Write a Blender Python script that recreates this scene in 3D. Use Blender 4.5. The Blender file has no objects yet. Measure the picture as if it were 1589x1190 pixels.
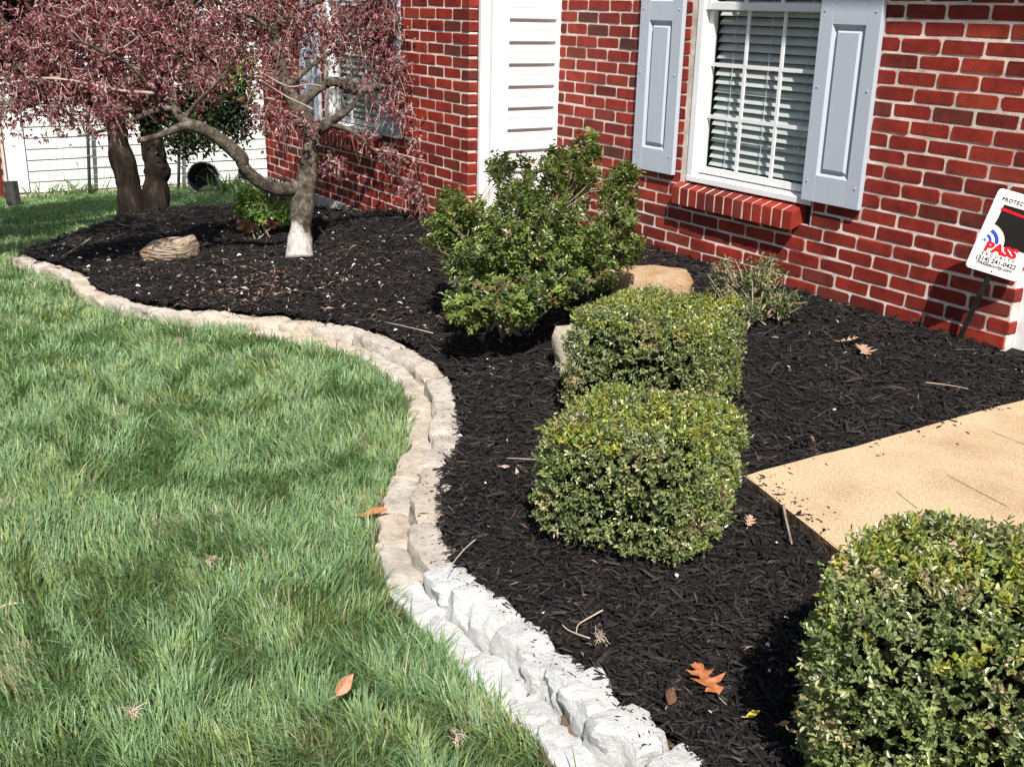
import bpy, bmesh, math, random
import numpy as np
from mathutils import Vector, Matrix
from mathutils.geometry import tessellate_polygon

random.seed(7)
rng = np.random.default_rng(7)
S = bpy.context.scene
COL = S.collection
V = lambda *a: np.array(a, float)

# ------------------------------------------------------------------ camera, world, sun, exposure
F_PX, CX, CY = 1702.7, 794.5, 595.0           # focal length in photo pixels, picture centre
FW = V(-0.78704858, 0.52479421, -0.32426157)  # camera axes (camera stands at the origin, 1.5 m over the lawn)
RT = V(0.5481017, 0.83610047, 0.02281499)
UP = V(-0.28308843, 0.15977182, 0.94569229)
cam = bpy.data.cameras.new('camera')
cam.sensor_width = 36.0
cam.lens = F_PX / 1589 * 36
cam.clip_start, cam.clip_end = 0.05, 2000
cam_o = bpy.data.objects.new('camera', cam)
COL.objects.link(cam_o)
m = Matrix.Identity(4)
for i in range(3):
    m[i][0], m[i][1], m[i][2] = RT[i], UP[i], -FW[i]
cam_o.matrix_world = m
S.camera = cam_o

SUN = V(-0.59, 0.31, -0.745)
SUN /= np.linalg.norm(SUN)
w = bpy.data.worlds.new('World')
S.world = w
w.use_nodes = True
nt = w.node_tree
bg = nt.nodes['Background']
sky = nt.nodes.new('ShaderNodeTexSky')
sky.sky_type = 'NISHITA'
sky.sun_disc = False
sky.sun_elevation = math.asin(-SUN[2])
sky.sun_rotation = math.atan2(-SUN[0], -SUN[1])
bg.inputs['Strength'].default_value = 0.066
nt.links.new(sky.outputs[0], bg.inputs[0])
sl = bpy.data.lights.new('sun', 'SUN')
sl.energy = 5.0
sl.angle = math.radians(0.55)
sl.color = (1.0, 0.955, 0.89)
sun = bpy.data.objects.new('sun', sl)
COL.objects.link(sun)
sun.rotation_euler = Vector(SUN).to_track_quat('-Z', 'Y').to_euler()
S.view_settings.view_transform = 'Standard'
S.view_settings.look = 'None'
S.view_settings.exposure = 0.75
S.view_settings.gamma = 1
S.cycles.max_bounces = 8
S.cycles.transparent_max_bounces = 12


# ------------------------------------------------------------------ helpers
def px(x, y, d):
    """point seen at photo pixel x, y at the distance d along the view axis"""
    return d * (FW + RT * (x - CX) / F_PX - UP * (y - CY) / F_PX)


def ray(x, y):
    return FW + RT * (x - CX) / F_PX - UP * (y - CY) / F_PX


LK = np.array([(-40, -3.4), (-20, -2.6), (-14, -2.27), (-10, -1.96), (-8, -1.80), (-5, -1.61), (-3, -1.53), (-1, -1.50), (4, -1.48), (40, -1.4)])


def zl(x):
    return np.interp(x, LK[:, 0], LK[:, 1])


def on_lawn(x, y, h=0.0):
    r = ray(x, y)
    z = -1.5
    for _ in range(60):
        X = r * (z + h) / r[2]
        z += 0.5 * (zl(X[0]) - z)
    return X


WPOS = {}


def place(o, parent, wloc):
    """link o with its origin at the world point wloc, child of parent (an object placed before)"""
    COL.objects.link(o)
    wloc = V(*wloc)
    WPOS[o.name] = wloc
    if parent is not None:
        o.parent = parent
        o.location = wloc - WPOS[parent.name]
    else:
        o.location = wloc
    return o


def tag(o, label=None, cat=None, group=None, kind=None):
    if label: o['label'] = label
    if cat: o['category'] = cat
    if group: o['group'] = group
    if kind: o['kind'] = kind
    return o


def thing(name, loc, label, cat, group=None):
    o = bpy.data.objects.new(name, None)
    o.empty_display_size = 0.1
    place(o, None, loc)
    return tag(o, label, cat, group)


def np_mesh(name, verts, faces_flat, sizes, tint=None, smooth=False):
    me = bpy.data.meshes.new(name)
    verts = np.asarray(verts, np.float32)
    me.vertices.add(len(verts))
    me.vertices.foreach_set('co', verts.ravel())
    me.loops.add(len(faces_flat))
    me.loops.foreach_set('vertex_index', np.asarray(faces_flat, np.int32))
    me.polygons.add(len(sizes))
    sizes = np.asarray(sizes, np.int32)
    me.polygons.foreach_set('loop_start', np.concatenate([[0], np.cumsum(sizes)[:-1]]).astype(np.int32))
    me.polygons.foreach_set('loop_total', sizes)
    me.polygons.foreach_set('use_smooth', np.full(len(sizes), smooth))
    if tint is not None:
        a = me.attributes.new('tint', 'FLOAT_COLOR', 'POINT')
        c = np.ones((len(verts), 4), np.float32)
        c[:, :3] = tint
        a.data.foreach_set('color', c.ravel())
    me.update(calc_edges=True)
    return me


class MB:
    """collects polygons in world coordinates"""
    def __init__(self):
        self.v, self.f = [], []

    def add(self, verts, faces):
        n = len(self.v)
        self.v += [tuple(map(float, p)) for p in verts]
        self.f += [tuple(i + n for i in f) for f in faces]
        return self

    def box(self, a, b):
        (x0, y0, z0), (x1, y1, z1) = a, b
        vs = [(x, y, z) for z in (z0, z1) for y in (y0, y1) for x in (x0, x1)]
        return self.add(vs, [(0, 2, 3, 1), (4, 5, 7, 6), (0, 1, 5, 4), (2, 6, 7, 3), (0, 4, 6, 2), (1, 3, 7, 5)])

    def obox(self, c, ax, ay, az):
        """box round c with half axes"""
        c, ax, ay, az = map(np.asarray, (c, ax, ay, az))
        vs = [c + i * ax + j * ay + k * az for k in (-1, 1) for j in (-1, 1) for i in (-1, 1)]
        return self.add(vs, [(0, 2, 3, 1), (4, 5, 7, 6), (0, 1, 5, 4), (2, 6, 7, 3), (0, 4, 6, 2), (1, 3, 7, 5)])

    def tube(self, pts, rad, n=6, cap=True):
        pts = [np.asarray(p, float) for p in pts]
        rad = rad if hasattr(rad, '__len__') else [rad] * len(pts)
        rings = []
        ref = V(0.31, 0.2, 0.93)
        for i, p in enumerate(pts):
            t = pts[min(i + 1, len(pts) - 1)] - pts[max(i - 1, 0)]
            t = t / (np.linalg.norm(t) + 1e-9)
            a = np.cross(t, ref)
            if np.linalg.norm(a) < 0.15: a = np.cross(t, V(1, 0, 0))
            a /= np.linalg.norm(a)
            b = np.cross(t, a)
            rings.append([p + rad[i] * (math.cos(q) * a + math.sin(q) * b) for q in np.linspace(0, 2 * math.pi, n, endpoint=False)])
        vs = [q for r in rings for q in r]
        fs = []
        for i in range(len(pts) - 1):
            for k in range(n):
                fs.append((i * n + k, i * n + (k + 1) % n, (i + 1) * n + (k + 1) % n, (i + 1) * n + k))
        if cap:
            fs += [tuple(range(n))[::-1], tuple((len(pts) - 1) * n + k for k in range(n))]
        return self.add(vs, fs)

    def build(self, name, mat, parent=None, loc=None, smooth=False, bevel=0.0):
        v = np.array(self.v)
        if loc is None:
            loc = (v.min(0) + v.max(0)) / 2
            if parent is None: loc[2] = v[:, 2].min()
        loc = V(*loc)
        me = bpy.data.meshes.new(name)
        me.from_pydata((v - loc).tolist(), [], self.f)
        if smooth:
            me.polygons.foreach_set('use_smooth', [True] * len(me.polygons))
        if bevel:
            bm = bmesh.new(); bm.from_mesh(me)
            bmesh.ops.bevel(bm, geom=bm.edges[:], offset=bevel, segments=2, affect='EDGES', profile=0.6)
            bm.to_mesh(me); bm.free()
        me.materials.append(mat)
        return place(bpy.data.objects.new(name, me), parent, loc)


def np_obj(name, me, mat, parent=None, loc=(0, 0, 0)):
    me.materials.append(mat)
    return place(bpy.data.objects.new(name, me), parent, loc)


def shift_mesh(verts, loc):
    return np.asarray(verts) - V(*loc)


# value noise for shapes
_tab = rng.random((64, 64, 64))


def noise3(p, s=1.0):
    p = np.asarray(p, float) * s + 100.37
    i = np.floor(p).astype(int)
    f = p - i
    f = f * f * (3 - 2 * f)
    out = 0
    for dx in (0, 1):
        for dy in (0, 1):
            for dz in (0, 1):
                wgt = (f[..., 0] if dx else 1 - f[..., 0]) * (f[..., 1] if dy else 1 - f[..., 1]) * (f[..., 2] if dz else 1 - f[..., 2])
                out = out + wgt * _tab[(i[..., 0] + dx) % 64, (i[..., 1] + dy) % 64, (i[..., 2] + dz) % 64]
    return out


def noise2(x, y, s=1.0):
    return noise3(np.stack([x, y, np.zeros_like(x)], -1), s)


def in_poly(x, y, poly):
    poly = np.asarray(poly)
    ins = np.zeros(x.shape, bool)
    j = len(poly) - 1
    for i in range(len(poly)):
        xi, yi = poly[i]; xj, yj = poly[j]
        c = ((yi > y) != (yj > y)) & (x < (xj - xi) * (y - yi) / (yj - yi + 1e-12) + xi)
        ins ^= c
        j = i
    return ins


def dist_line(x, y, line):
    d = np.full(x.shape, 1e9)
    for (x0, y0), (x1, y1) in zip(line[:-1], line[1:]):
        dx, dy = x1 - x0, y1 - y0
        t = np.clip(((x - x0) * dx + (y - y0) * dy) / (dx * dx + dy * dy + 1e-12), 0, 1)
        d = np.minimum(d, np.hypot(x - x0 - t * dx, y - y0 - t * dy))
    return d


def unit(a):
    return a / (np.linalg.norm(a, axis=-1, keepdims=True) + 1e-12)


# ------------------------------------------------------------------ materials
def new_mat(name, rough=0.7, spec=0.5):
    mt = bpy.data.materials.new(name)
    mt.use_nodes = True
    t = mt.node_tree
    b = t.nodes['Principled BSDF']
    b.inputs['Roughness'].default_value = rough
    b.inputs['Specular IOR Level'].default_value = spec
    return mt, t, b


def N(t, typ, **kw):
    n = t.nodes.new(typ)
    for k, v in kw.items():
        if k in n.inputs: n.inputs[k].default_value = v
        else: setattr(n, k, v)
    return n


def ramp(t, fac, stops):
    r = t.nodes.new('ShaderNodeValToRGB')
    el = r.color_ramp.elements
    while len(el) < len(stops): el.new(0.5)
    for e, (p, c) in zip(el, stops):
        e.position = p
        e.color = (*c, 1) if len(c) == 3 else c
    t.links.new(fac, r.inputs[0])
    return r.outputs[0]


def coords(t, world=True):
    if world:
        return t.nodes.new('ShaderNodeNewGeometry').outputs['Position']
    return t.nodes.new('ShaderNodeTexCoord').outputs['Object']


def noise(t, scale, detail=4, rough=0.55, vec=None, stretch=None):
    n = N(t, 'ShaderNodeTexNoise', Scale=scale, Detail=detail, Roughness=rough)
    vec = vec or coords(t)
    if stretch:
        mp = N(t, 'ShaderNodeMapping')
        mp.inputs['Scale'].default_value = stretch
        t.links.new(vec, mp.inputs[0])
        vec = mp.outputs[0]
    t.links.new(vec, n.inputs['Vector'])
    return n.outputs['Fac']


def mixc(t, a, b, fac, mode='MIX'):
    n = N(t, 'ShaderNodeMix', data_type='RGBA', blend_type=mode)
    for s, v in ((6, a), (7, b), (0, fac)):
        if hasattr(v, 'is_linked'): t.links.new(v, n.inputs[s])
        elif isinstance(v, (int, float)): n.inputs[s].default_value = v
        else: n.inputs[s].default_value = (*v, 1)
    return n.outputs[2]


def bump(t, b, h, strength=0.4, dist=0.01):
    n = N(t, 'ShaderNodeBump', Strength=strength, Distance=dist)
    t.links.new(h, n.inputs['Height'])
    t.links.new(n.outputs[0], b.inputs['Normal'])


def mat_noise(name, stops, scale=8, rough=0.7, spec=0.4, bscale=None, bstr=0.3, bdist=0.005, stretch=None, detail=5):
    mt, t, b = new_mat(name, rough, spec)
    t.links.new(ramp(t, noise(t, scale, detail, stretch=stretch), stops), b.inputs['Base Color'])
    if bscale:
        bump(t, b, noise(t, bscale, 4, stretch=stretch), bstr, bdist)
    return mt


def mat_leaf(name, rough=0.45, spec=0.5, trans=0.3, tr_col=(1.6, 1.9, 0.6), var=0.25):
    """colour per leaf from the tint attribute, some light passing through the blade"""
    mt, t, b = new_mat(name, rough, spec)
    at = N(t, 'ShaderNodeAttribute', attribute_name='tint')
    col = at.outputs['Color']
    if var:
        col = mixc(t, col, ramp(t, noise(t, 90, 2), [(0.3, (1 - var,) * 3), (0.7, (1 + var,) * 3)]), 1.0, 'MULTIPLY')
    t.links.new(col, b.inputs['Base Color'])
    tr = N(t, 'ShaderNodeBsdfTranslucent')
    t.links.new(mixc(t, col, tr_col, 1.0, 'MULTIPLY'), tr.inputs['Color'])
    mx = N(t, 'ShaderNodeMixShader')
    mx.inputs[0].default_value = trans
    t.links.new(b.outputs[0], mx.inputs[1])
    t.links.new(tr.outputs[0], mx.inputs[2])
    t.links.new(mx.outputs[0], t.nodes['Material Output'].inputs['Surface'])
    return mt


def mat_brick():
    mt, t, b = new_mat('red_brick', 0.75, 0.3)
    oi = N(t, 'ShaderNodeObjectInfo')
    c = ramp(t, oi.outputs['Random'], [(0.0, (0.115, 0.013, 0.008)), (0.3, (0.19, 0.017, 0.010)), (0.6, (0.225, 0.020, 0.011)), (0.85, (0.25, 0.030, 0.014)), (0.96, (0.13, 0.024, 0.015)), (1.0, (0.085, 0.02, 0.015))])
    c = mixc(t, c, ramp(t, noise(t, 14, 5, 0.7), [(0.25, (0.55, 0.55, 0.6)), (0.5, (1, 1, 1)), (0.8, (1.3, 1.5, 1.45))]), 1.0, 'MULTIPLY')
    c = mixc(t, c, ramp(t, noise(t, 5, 2), [(0.35, (0.8, 0.8, 0.8)), (0.65, (1.15, 1.1, 1.1))]), 1.0, 'MULTIPLY')
    # pale dust of mortar on the face here and there
    c = mixc(t, c, (0.36, 0.22, 0.18), ramp(t, noise(t, 38, 6, 0.75), [(0.64, (0, 0, 0)), (0.85, (0.4, 0.4, 0.4))]))
    # faint white bloom drifting over several bricks
    c = mixc(t, c, (0.42, 0.30, 0.27), ramp(t, noise(t, 2.6, 4, 0.6), [(0.66, (0, 0, 0)), (0.82, (0.35, 0.35, 0.35))]))
    t.links.new(c, b.inputs['Base Color'])
    bump(t, b, noise(t, 110, 6, 0.7), 0.5, 0.004)
    return mt


M = {}
M['brick'] = mat_brick()
M['mortar'] = mat_noise('pale_mortar', [(0.25, (0.50, 0.41, 0.35)), (0.5, (0.70, 0.61, 0.54)), (0.8, (0.80, 0.72, 0.65))], 16, 0.95, 0.1, 120, 0.5, 0.004)
_t = M['mortar'].node_tree
_b = _t.nodes['Principled BSDF']
_c = _b.inputs['Base Color'].links[0].from_socket
_t.links.new(mixc(_t, _c, ramp(_t, noise(_t, 4.5, 5, 0.7), [(0.35, (0.62, 0.58, 0.55)), (0.6, (1.0, 1.0, 1.0))]), 1.0, 'MULTIPLY'), _b.inputs['Base Color'])
M['siding'] = mat_noise('white_vinyl_siding', [(0.3, (0.64, 0.635, 0.615)), (0.7, (0.70, 0.695, 0.68))], 3, 0.5, 0.4, 260, 0.04, 0.002, stretch=(1, 0.1, 1))
M['white_trim'] = mat_noise('white_painted_trim', [(0.3, (0.66, 0.66, 0.655)), (0.7, (0.73, 0.73, 0.725))], 6, 0.45, 0.4, 60, 0.05, 0.002)
M['blind'] = mat_noise('white_blind_slat', [(0.3, (0.58, 0.58, 0.58)), (0.7, (0.65, 0.65, 0.65))], 5, 0.5, 0.3)
M['shutter'] = mat_noise('grey_blue_shutter_vinyl', [(0.3, (0.37, 0.405, 0.465)), (0.7, (0.41, 0.445, 0.505))], 7, 0.5, 0.4, 300, 0.06, 0.001, stretch=(1, 1, 0.06))
M['screw'] = mat_noise('grey_screw_head', [(0.3, (0.3, 0.32, 0.36)), (0.7, (0.45, 0.47, 0.5))], 50, 0.4, 0.5)
M['dark_room'] = mat_noise('dim_room_paint', [(0.3, (0.10, 0.10, 0.10)), (0.7, (0.14, 0.14, 0.135))], 3, 0.9, 0.1)
M['foundation'] = mat_noise('grey_foundation_concrete', [(0.3, (0.36, 0.35, 0.33)), (0.7, (0.55, 0.53, 0.5))], 12, 0.95, 0.1, 60, 0.5, 0.006)
M['roof'] = mat_noise('porch_roof_board', [(0.3, (0.5, 0.5, 0.49)), (0.7, (0.6, 0.6, 0.59))], 5, 0.7, 0.3)
M['black_metal'] = mat_noise('black_painted_metal', [(0.3, (0.008, 0.008, 0.008)), (0.7, (0.02, 0.02, 0.02))], 20, 0.5, 0.4)
M['fence_metal'] = mat_noise('dark_green_fence_post_paint', [(0.3, (0.012, 0.018, 0.014)), (0.7, (0.03, 0.04, 0.03))], 20, 0.6, 0.4)
M['wire'] = mat_noise('galvanised_wire', [(0.3, (0.4, 0.4, 0.4)), (0.7, (0.55, 0.55, 0.55))], 20, 0.4, 0.5)
M['black_plastic'] = mat_noise('black_plastic', [(0.3, (0.018, 0.018, 0.018)), (0.7, (0.05, 0.048, 0.046))], 20, 0.5, 0.4)
M['grey_plastic'] = mat_noise('weathered_grey_plastic', [(0.3, (0.18, 0.18, 0.18)), (0.7, (0.32, 0.32, 0.32))], 20, 0.6, 0.4)
M['white_sign'] = mat_noise('white_sign_face', [(0.3, (0.8, 0.8, 0.79)), (0.7, (0.84, 0.84, 0.83))], 6, 0.45, 0.3)
M['ink_black'] = mat_noise('black_ink', [(0.3, (0.008, 0.008, 0.008)), (0.7, (0.012, 0.012, 0.012))], 6, 0.6, 0.3)
M['ink_red'] = mat_noise('red_ink', [(0.3, (0.65, 0.008, 0.02)), (0.7, (0.7, 0.01, 0.025))], 6, 0.6, 0.3)
M['ink_blue'] = mat_noise('blue_ink', [(0.3, (0.02, 0.08, 0.5)), (0.7, (0.025, 0.09, 0.55))], 6, 0.6, 0.3)


def mat_glass():
    mt, t, b = new_mat('window_glass')
    tr = N(t, 'ShaderNodeBsdfTransparent', Color=(0.93, 0.95, 0.94, 1))
    gl = N(t, 'ShaderNodeBsdfGlossy', Roughness=0.01)
    fr = N(t, 'ShaderNodeFresnel', IOR=1.5)
    mx = N(t, 'ShaderNodeMixShader')
    ge = N(t, 'ShaderNodeNewGeometry')
    mm = N(t, 'ShaderNodeMath', operation='SUBTRACT')
    mm.inputs[0].default_value = 1.0
    t.links.new(ge.outputs['Backfacing'], mm.inputs[1])
    mu = N(t, 'ShaderNodeMath', operation='MULTIPLY')
    t.links.new(fr.outputs[0], mu.inputs[0])
    t.links.new(mm.outputs[0], mu.inputs[1])
    t.links.new(mu.outputs[0], mx.inputs[0])
    t.links.new(tr.outputs[0], mx.inputs[1])
    t.links.new(gl.outputs[0], mx.inputs[2])
    t.links.new(mx.outputs[0], t.nodes['Material Output'].inputs['Surface'])
    return mt


M['glass'] = mat_glass()


def mat_stone(name, stops, veins, bs=0.7):
    mt, t, b = new_mat(name, 0.9, 0.15)
    c = ramp(t, noise(t, 9, 6, 0.65), stops)
    c = mixc(t, c, veins, ramp(t, noise(t, 30, 6, 0.75), [(0.52, (0, 0, 0)), (0.75, (0.7, 0.7, 0.7))]))
    t.links.new(c, b.inputs['Base Color'])
    bump(t, b, noise(t, 38, 8, 0.75), bs, 0.02)
    return mt


M['stone_white'] = mat_stone('limewashed_stone', [(0.3, (0.58, 0.57, 0.555)), (0.6, (0.71, 0.705, 0.695))], (0.44, 0.42, 0.39), 1.0)
M['stone_tan'] = mat_stone('tan_limestone', [(0.25, (0.33, 0.26, 0.195)), (0.45, (0.54, 0.455, 0.365)), (0.75, (0.66, 0.59, 0.50))], (0.20, 0.15, 0.105), 1.0)
M['stone_grey'] = mat_stone('grey_limestone', [(0.3, (0.40, 0.34, 0.285)), (0.6, (0.62, 0.56, 0.49))], (0.20, 0.165, 0.13), 1.0)
M['rock_brown'] = mat_stone('weathered_brown_rock', [(0.3, (0.2, 0.13, 0.085)), (0.5, (0.34, 0.26, 0.19)), (0.75, (0.46, 0.38, 0.3))], (0.12, 0.08, 0.055), 1.0)
M['rock_brown'] = mat_noise('layered_brown_rock', [(0.3, (0.10, 0.065, 0.042)), (0.45, (0.26, 0.19, 0.13)), (0.6, (0.42, 0.34, 0.26)), (0.75, (0.2, 0.14, 0.10))], 11, 0.95, 0.1, 14, 1.0, 0.05, stretch=(0.5, 0.9, 5.0), detail=7)
M['rock_orange'] = mat_stone('orange_tan_rock', [(0.3, (0.33, 0.18, 0.09)), (0.5, (0.46, 0.31, 0.18)), (0.75, (0.5, 0.4, 0.3))], (0.22, 0.15, 0.10), 0.9)
M['soil'] = mat_noise('damp_brown_soil_and_edge_shade', [(0.3, (0.05, 0.035, 0.022)), (0.5, (0.1, 0.07, 0.045)), (0.75, (0.2, 0.14, 0.09))], 14, 0.95, 0.1, 60, 0.9, 0.02)
M['thatch'] = mat_noise('lawn_soil_and_thatch', [(0.3, (0.03, 0.04, 0.012)), (0.55, (0.07, 0.08, 0.03)), (0.8, (0.17, 0.14, 0.07))], 25, 0.95, 0.1, 90, 0.8, 0.02)
M['mulch'] = mat_noise('black_mulch', [(0.3, (0.006, 0.005, 0.005)), (0.6, (0.013, 0.010, 0.010)), (0.8, (0.026, 0.019, 0.017))], 45, 0.9, 0.2, 80, 1.0, 0.02, detail=7)


def mat_walk():
    mt, t, b = new_mat('tan_aggregate_concrete', 0.9, 0.15)
    c = ramp(t, noise(t, 165, 5, 0.85), [(0.34, (0.16, 0.10, 0.055)), (0.46, (0.55, 0.385, 0.235)), (0.60, (0.72, 0.55, 0.365)), (0.74, (0.82, 0.70, 0.54))])
    c = mixc(t, c, ramp(t, noise(t, 4, 5), [(0.3, (0.78, 0.75, 0.72)), (0.55, (1.0, 1.0, 1.0)), (0.75, (1.1, 1.09, 1.07))]), 1.0, 'MULTIPLY')
    c = mixc(t, c, (0.28, 0.17, 0.1), ramp(t, noise(t, 55, 6, 0.75), [(0.6, (0, 0, 0)), (0.8, (0.6, 0.6, 0.6))]))
    t.links.new(c, b.inputs['Base Color'])
    bump(t, b, noise(t, 150, 5, 0.8), 1.0, 0.006)
    return mt


M['walk'] = mat_walk()
M['boxwood'] = mat_leaf('boxwood_leaf', 0.36, 0.6, 0.22, (1.8, 2.0, 0.5))
M['shrub_leaf'] = mat_leaf('holly_leaf', 0.35, 0.5, 0.25, (2.0, 2.2, 0.5))
M['maple_leaf'] = mat_leaf('red_maple_leaf', 0.5, 0.4, 0.35, (2.2, 1.0, 1.0))
M['dark_leaf'] = mat_leaf('dark_evergreen_leaf', 0.4, 0.5, 0.25, (1.8, 2.1, 0.5))
M['grass'] = mat_leaf('grass_blade', 0.45, 0.5, 0.45, (1.2, 1.45, 0.75), 0.15)
M['chip'] = mat_leaf('mulch_chip', 0.75, 0.25, 0.0, (1, 1, 1), 0.4)
M['dry_leaf'] = mat_leaf('dry_brown_leaf', 0.6, 0.3, 0.25, (1.3, 1.0, 0.7), 0.3)
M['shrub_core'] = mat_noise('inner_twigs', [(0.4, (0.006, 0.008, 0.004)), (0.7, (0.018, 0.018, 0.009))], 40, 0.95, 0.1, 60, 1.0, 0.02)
M['stem'] = mat_noise('shrub_stem_bark', [(0.3, (0.16, 0.12, 0.085)), (0.7, (0.34, 0.28, 0.21))], 30, 0.85, 0.2)
M['twig'] = mat_noise('dry_twig', [(0.3, (0.3, 0.22, 0.16)), (0.7, (0.5, 0.42, 0.33))], 30, 0.85, 0.2)
M['maple_twig'] = mat_noise('maple_twig_bark', [(0.3, (0.17, 0.11, 0.095)), (0.7, (0.46, 0.36, 0.31))], 12, 0.8, 0.2)
M['bark_dark'] = mat_noise('dark_furrowed_bark', [(0.3, (0.007, 0.005, 0.004)), (0.55, (0.018, 0.013, 0.010)), (0.8, (0.07, 0.05, 0.038))], 14, 0.95, 0.1, 30, 1.0, 0.03, stretch=(1, 1, 0.25))


# z of the upper edge of the paint, with the noise and slant terms added at the trunk's own place
WASH_Z = -1.26 + 0.11 + 1.1 * 2.56


def mat_maple_bark(wash_on):
    mt, t, b = new_mat('mottled_grey_bark', 0.85, 0.2)
    c = ramp(t, noise(t, 18, 7, 0.8), [(0.34, (0.018, 0.013, 0.010)), (0.46, (0.055, 0.042, 0.032)), (0.56, (0.12, 0.10, 0.078)), (0.70, (0.32, 0.285, 0.245))])
    c = mixc(t, c, (0.10, 0.115, 0.05), ramp(t, noise(t, 9, 4), [(0.55, (0, 0, 0)), (0.75, (0.4, 0.4, 0.4))]))
    # old whitewash on the lowest part, its edge ragged
    wash = ramp(t, noise(t, 30, 6, 0.7, stretch=(1, 1, 0.5)), [(0.3, (0.26, 0.23, 0.205)), (0.5, (0.46, 0.43, 0.40)), (0.8, (0.62, 0.59, 0.56))])
    sx = N(t, 'ShaderNodeSeparateXYZ'); t.links.new(coords(t), sx.inputs[0])
    ad = N(t, 'ShaderNodeMath', operation='MULTIPLY_ADD'); ad.inputs[1].default_value = 0.22
    t.links.new(noise(t, 7, 6, 0.7), ad.inputs[0]); t.links.new(sx.outputs['Z'], ad.inputs[2])
    # paint reaches higher on the side towards the lawn
    ad2 = N(t, 'ShaderNodeMath', operation='MULTIPLY_ADD'); ad2.inputs[1].default_value = 1.1
    t.links.new(sx.outputs['Y'], ad2.inputs[0]); t.links.new(ad.outputs[0], ad2.inputs[2])
    mr = N(t, 'ShaderNodeMapRange'); mr.inputs['From Min'].default_value = WASH_Z + 0.02; mr.inputs['From Max'].default_value = WASH_Z - 0.02
    t.links.new(ad2.outputs[0], mr.inputs['Value'])
    if wash_on: c = mixc(t, c, wash, mr.outputs[0])
    t.links.new(c, b.inputs['Base Color'])
    bump(t, b, noise(t, 40, 6, 0.7, stretch=(1, 1, 0.5)), 1.0, 0.02)
    return mt


M['bark'] = mat_maple_bark(True)
M['bark_limb'] = mat_maple_bark(False)
M['bark_white'] = mat_noise('whitewashed_bark', [(0.3, (0.42, 0.38, 0.34)), (0.5, (0.62, 0.58, 0.54)), (0.8, (0.78, 0.75, 0.72))], 24, 0.9, 0.15, 45, 0.9, 0.012, stretch=(1, 1, 0.5))

# ------------------------------------------------------------------ plan of the garden
WY = 4.0978            # front face of the brickwork right of the siding
LY = 3.462             # front face of the brickwork left of the siding
XS = -5.729            # the side wall with white siding
X_R = -2.490           # right end of the brick front
X_L = -9.05            # left end of the brick front
BX, CZ, U0, Z0 = 0.2032, 0.0677, -3.2021, 0.0532

EDGE = [(0.6, 1.10), (-0.2, 1.20), (-0.8, 1.29), (-1.253, 1.335), (-1.453, 1.340), (-1.71, 1.348), (-1.931, 1.355), (-2.161, 1.352), (-2.34, 1.378), (-2.576, 1.47), (-2.824, 1.63), (-2.992, 1.78),
        (-3.227, 1.93), (-3.748, 2.193), (-4.232, 2.285), (-4.673, 2.27), (-5.037, 2.12), (-5.345, 1.955), (-5.56, 1.79), (-5.877, 1.60), (-6.227, 1.50), (-6.65, 1.45), (-7.089, 1.50), (-7.45, 1.48), (-7.862, 1.38), (-8.3, 1.34)]
BACK = [(-8.8, 1.38), (-9.1, 1.62), (-9.32, 1.82), (-9.8, 2.41), (-9.9, 2.75), (-9.6, 3.12), (-9.3, 3.35), (-9.2, 3.6)]


def smooth_line(pts, n=6):
    pts = np.array(pts)
    out = []
    for i in range(len(pts) - 1):
        p0, p1, p2, p3 = pts[max(i - 1, 0)], pts[i], pts[i + 1], pts[min(i + 2, len(pts) - 1)]
        for t in np.linspace(0, 1, n, endpoint=False):
            out.append(0.5 * (2 * p1 + (p2 - p0) * t + (2 * p0 - 5 * p1 + 4 * p2 - p3) * t * t + (3 * p1 - p0 - 3 * p2 + p3) * t ** 3))
    out.append(pts[-1])
    return np.array(out)


EDGE_S = smooth_line(EDGE, 6)
BACK_S = smooth_line(BACK, 4)


def offset_line(L, d):
    t = np.gradient(L, axis=0)
    t /= np.linalg.norm(t, axis=1, keepdims=True) + 1e-9
    return L + d * np.stack([-t[:, 1], t[:, 0]], 1)   # +d: towards the lawn (path runs to -x, so left of it is -y)


LAWN_EDGE = offset_line(EDGE_S, 0.10)
WALK = [(-2.177, 2.319), (-2.165, 2.95), (-2.15, 5.38), (2.5, 5.38), (2.5, 1.33), (0.5, 1.60), (-1.0, 1.99), (-1.785, 2.207)]
BED = np.vstack([EDGE_S, BACK_S, [(-9.05, 3.6), (-5.6, 3.6), (-5.6, 4.2), (-2.3, 4.2), (-1.0, 4.2), (0.6, 4.2)]])
BED_EDGE_OUT = offset_line(EDGE_S, 0.03)

# mulch surface: smooth interpolation of spot heights
CP = [(-2.3, 4.1, -1.295), (-3.5, 4.1, -1.295), (-5, 4.1, -1.285), (-5.73, 3.9, -1.28), (-5.8, 3.46, -1.265), (-6.44, 3.46, -1.31), (-7.22, 3.46, -1.42), (-8.05, 3.46, -1.52), (-9.0, 3.46, -1.66),
      (-2.2, 3, -1.352), (-2.18, 3.6, -1.345), (-2.2, 2.36, -1.362), (-1.8, 2.18, -1.380), (-1.2, 2.0, -1.41), (-.6, 1.8, -1.41), (0.4, 1.6, -1.42), (-3, 2.6, -1.372), (-4.5, 3, -1.36), (-6.3, 2.62, -1.485), (-7, 2.2, -1.57), (-8.2, 2.2, -1.69),
      (-9.75, 2.65, -1.765), (-9.4, 1.95, -1.815), (-2.1, 1.8, -1.38), (-1.3, 1.7, -1.395)]
for q in EDGE[1::2]:
    CP.append((q[0], q[1], float(zl(q[0])) + 0.095))
CP.append((-8.85, 1.4, -1.84))
CP = np.array(CP)


def _tps(r2):
    return r2 * np.log(r2 + 1e-9)


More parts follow.
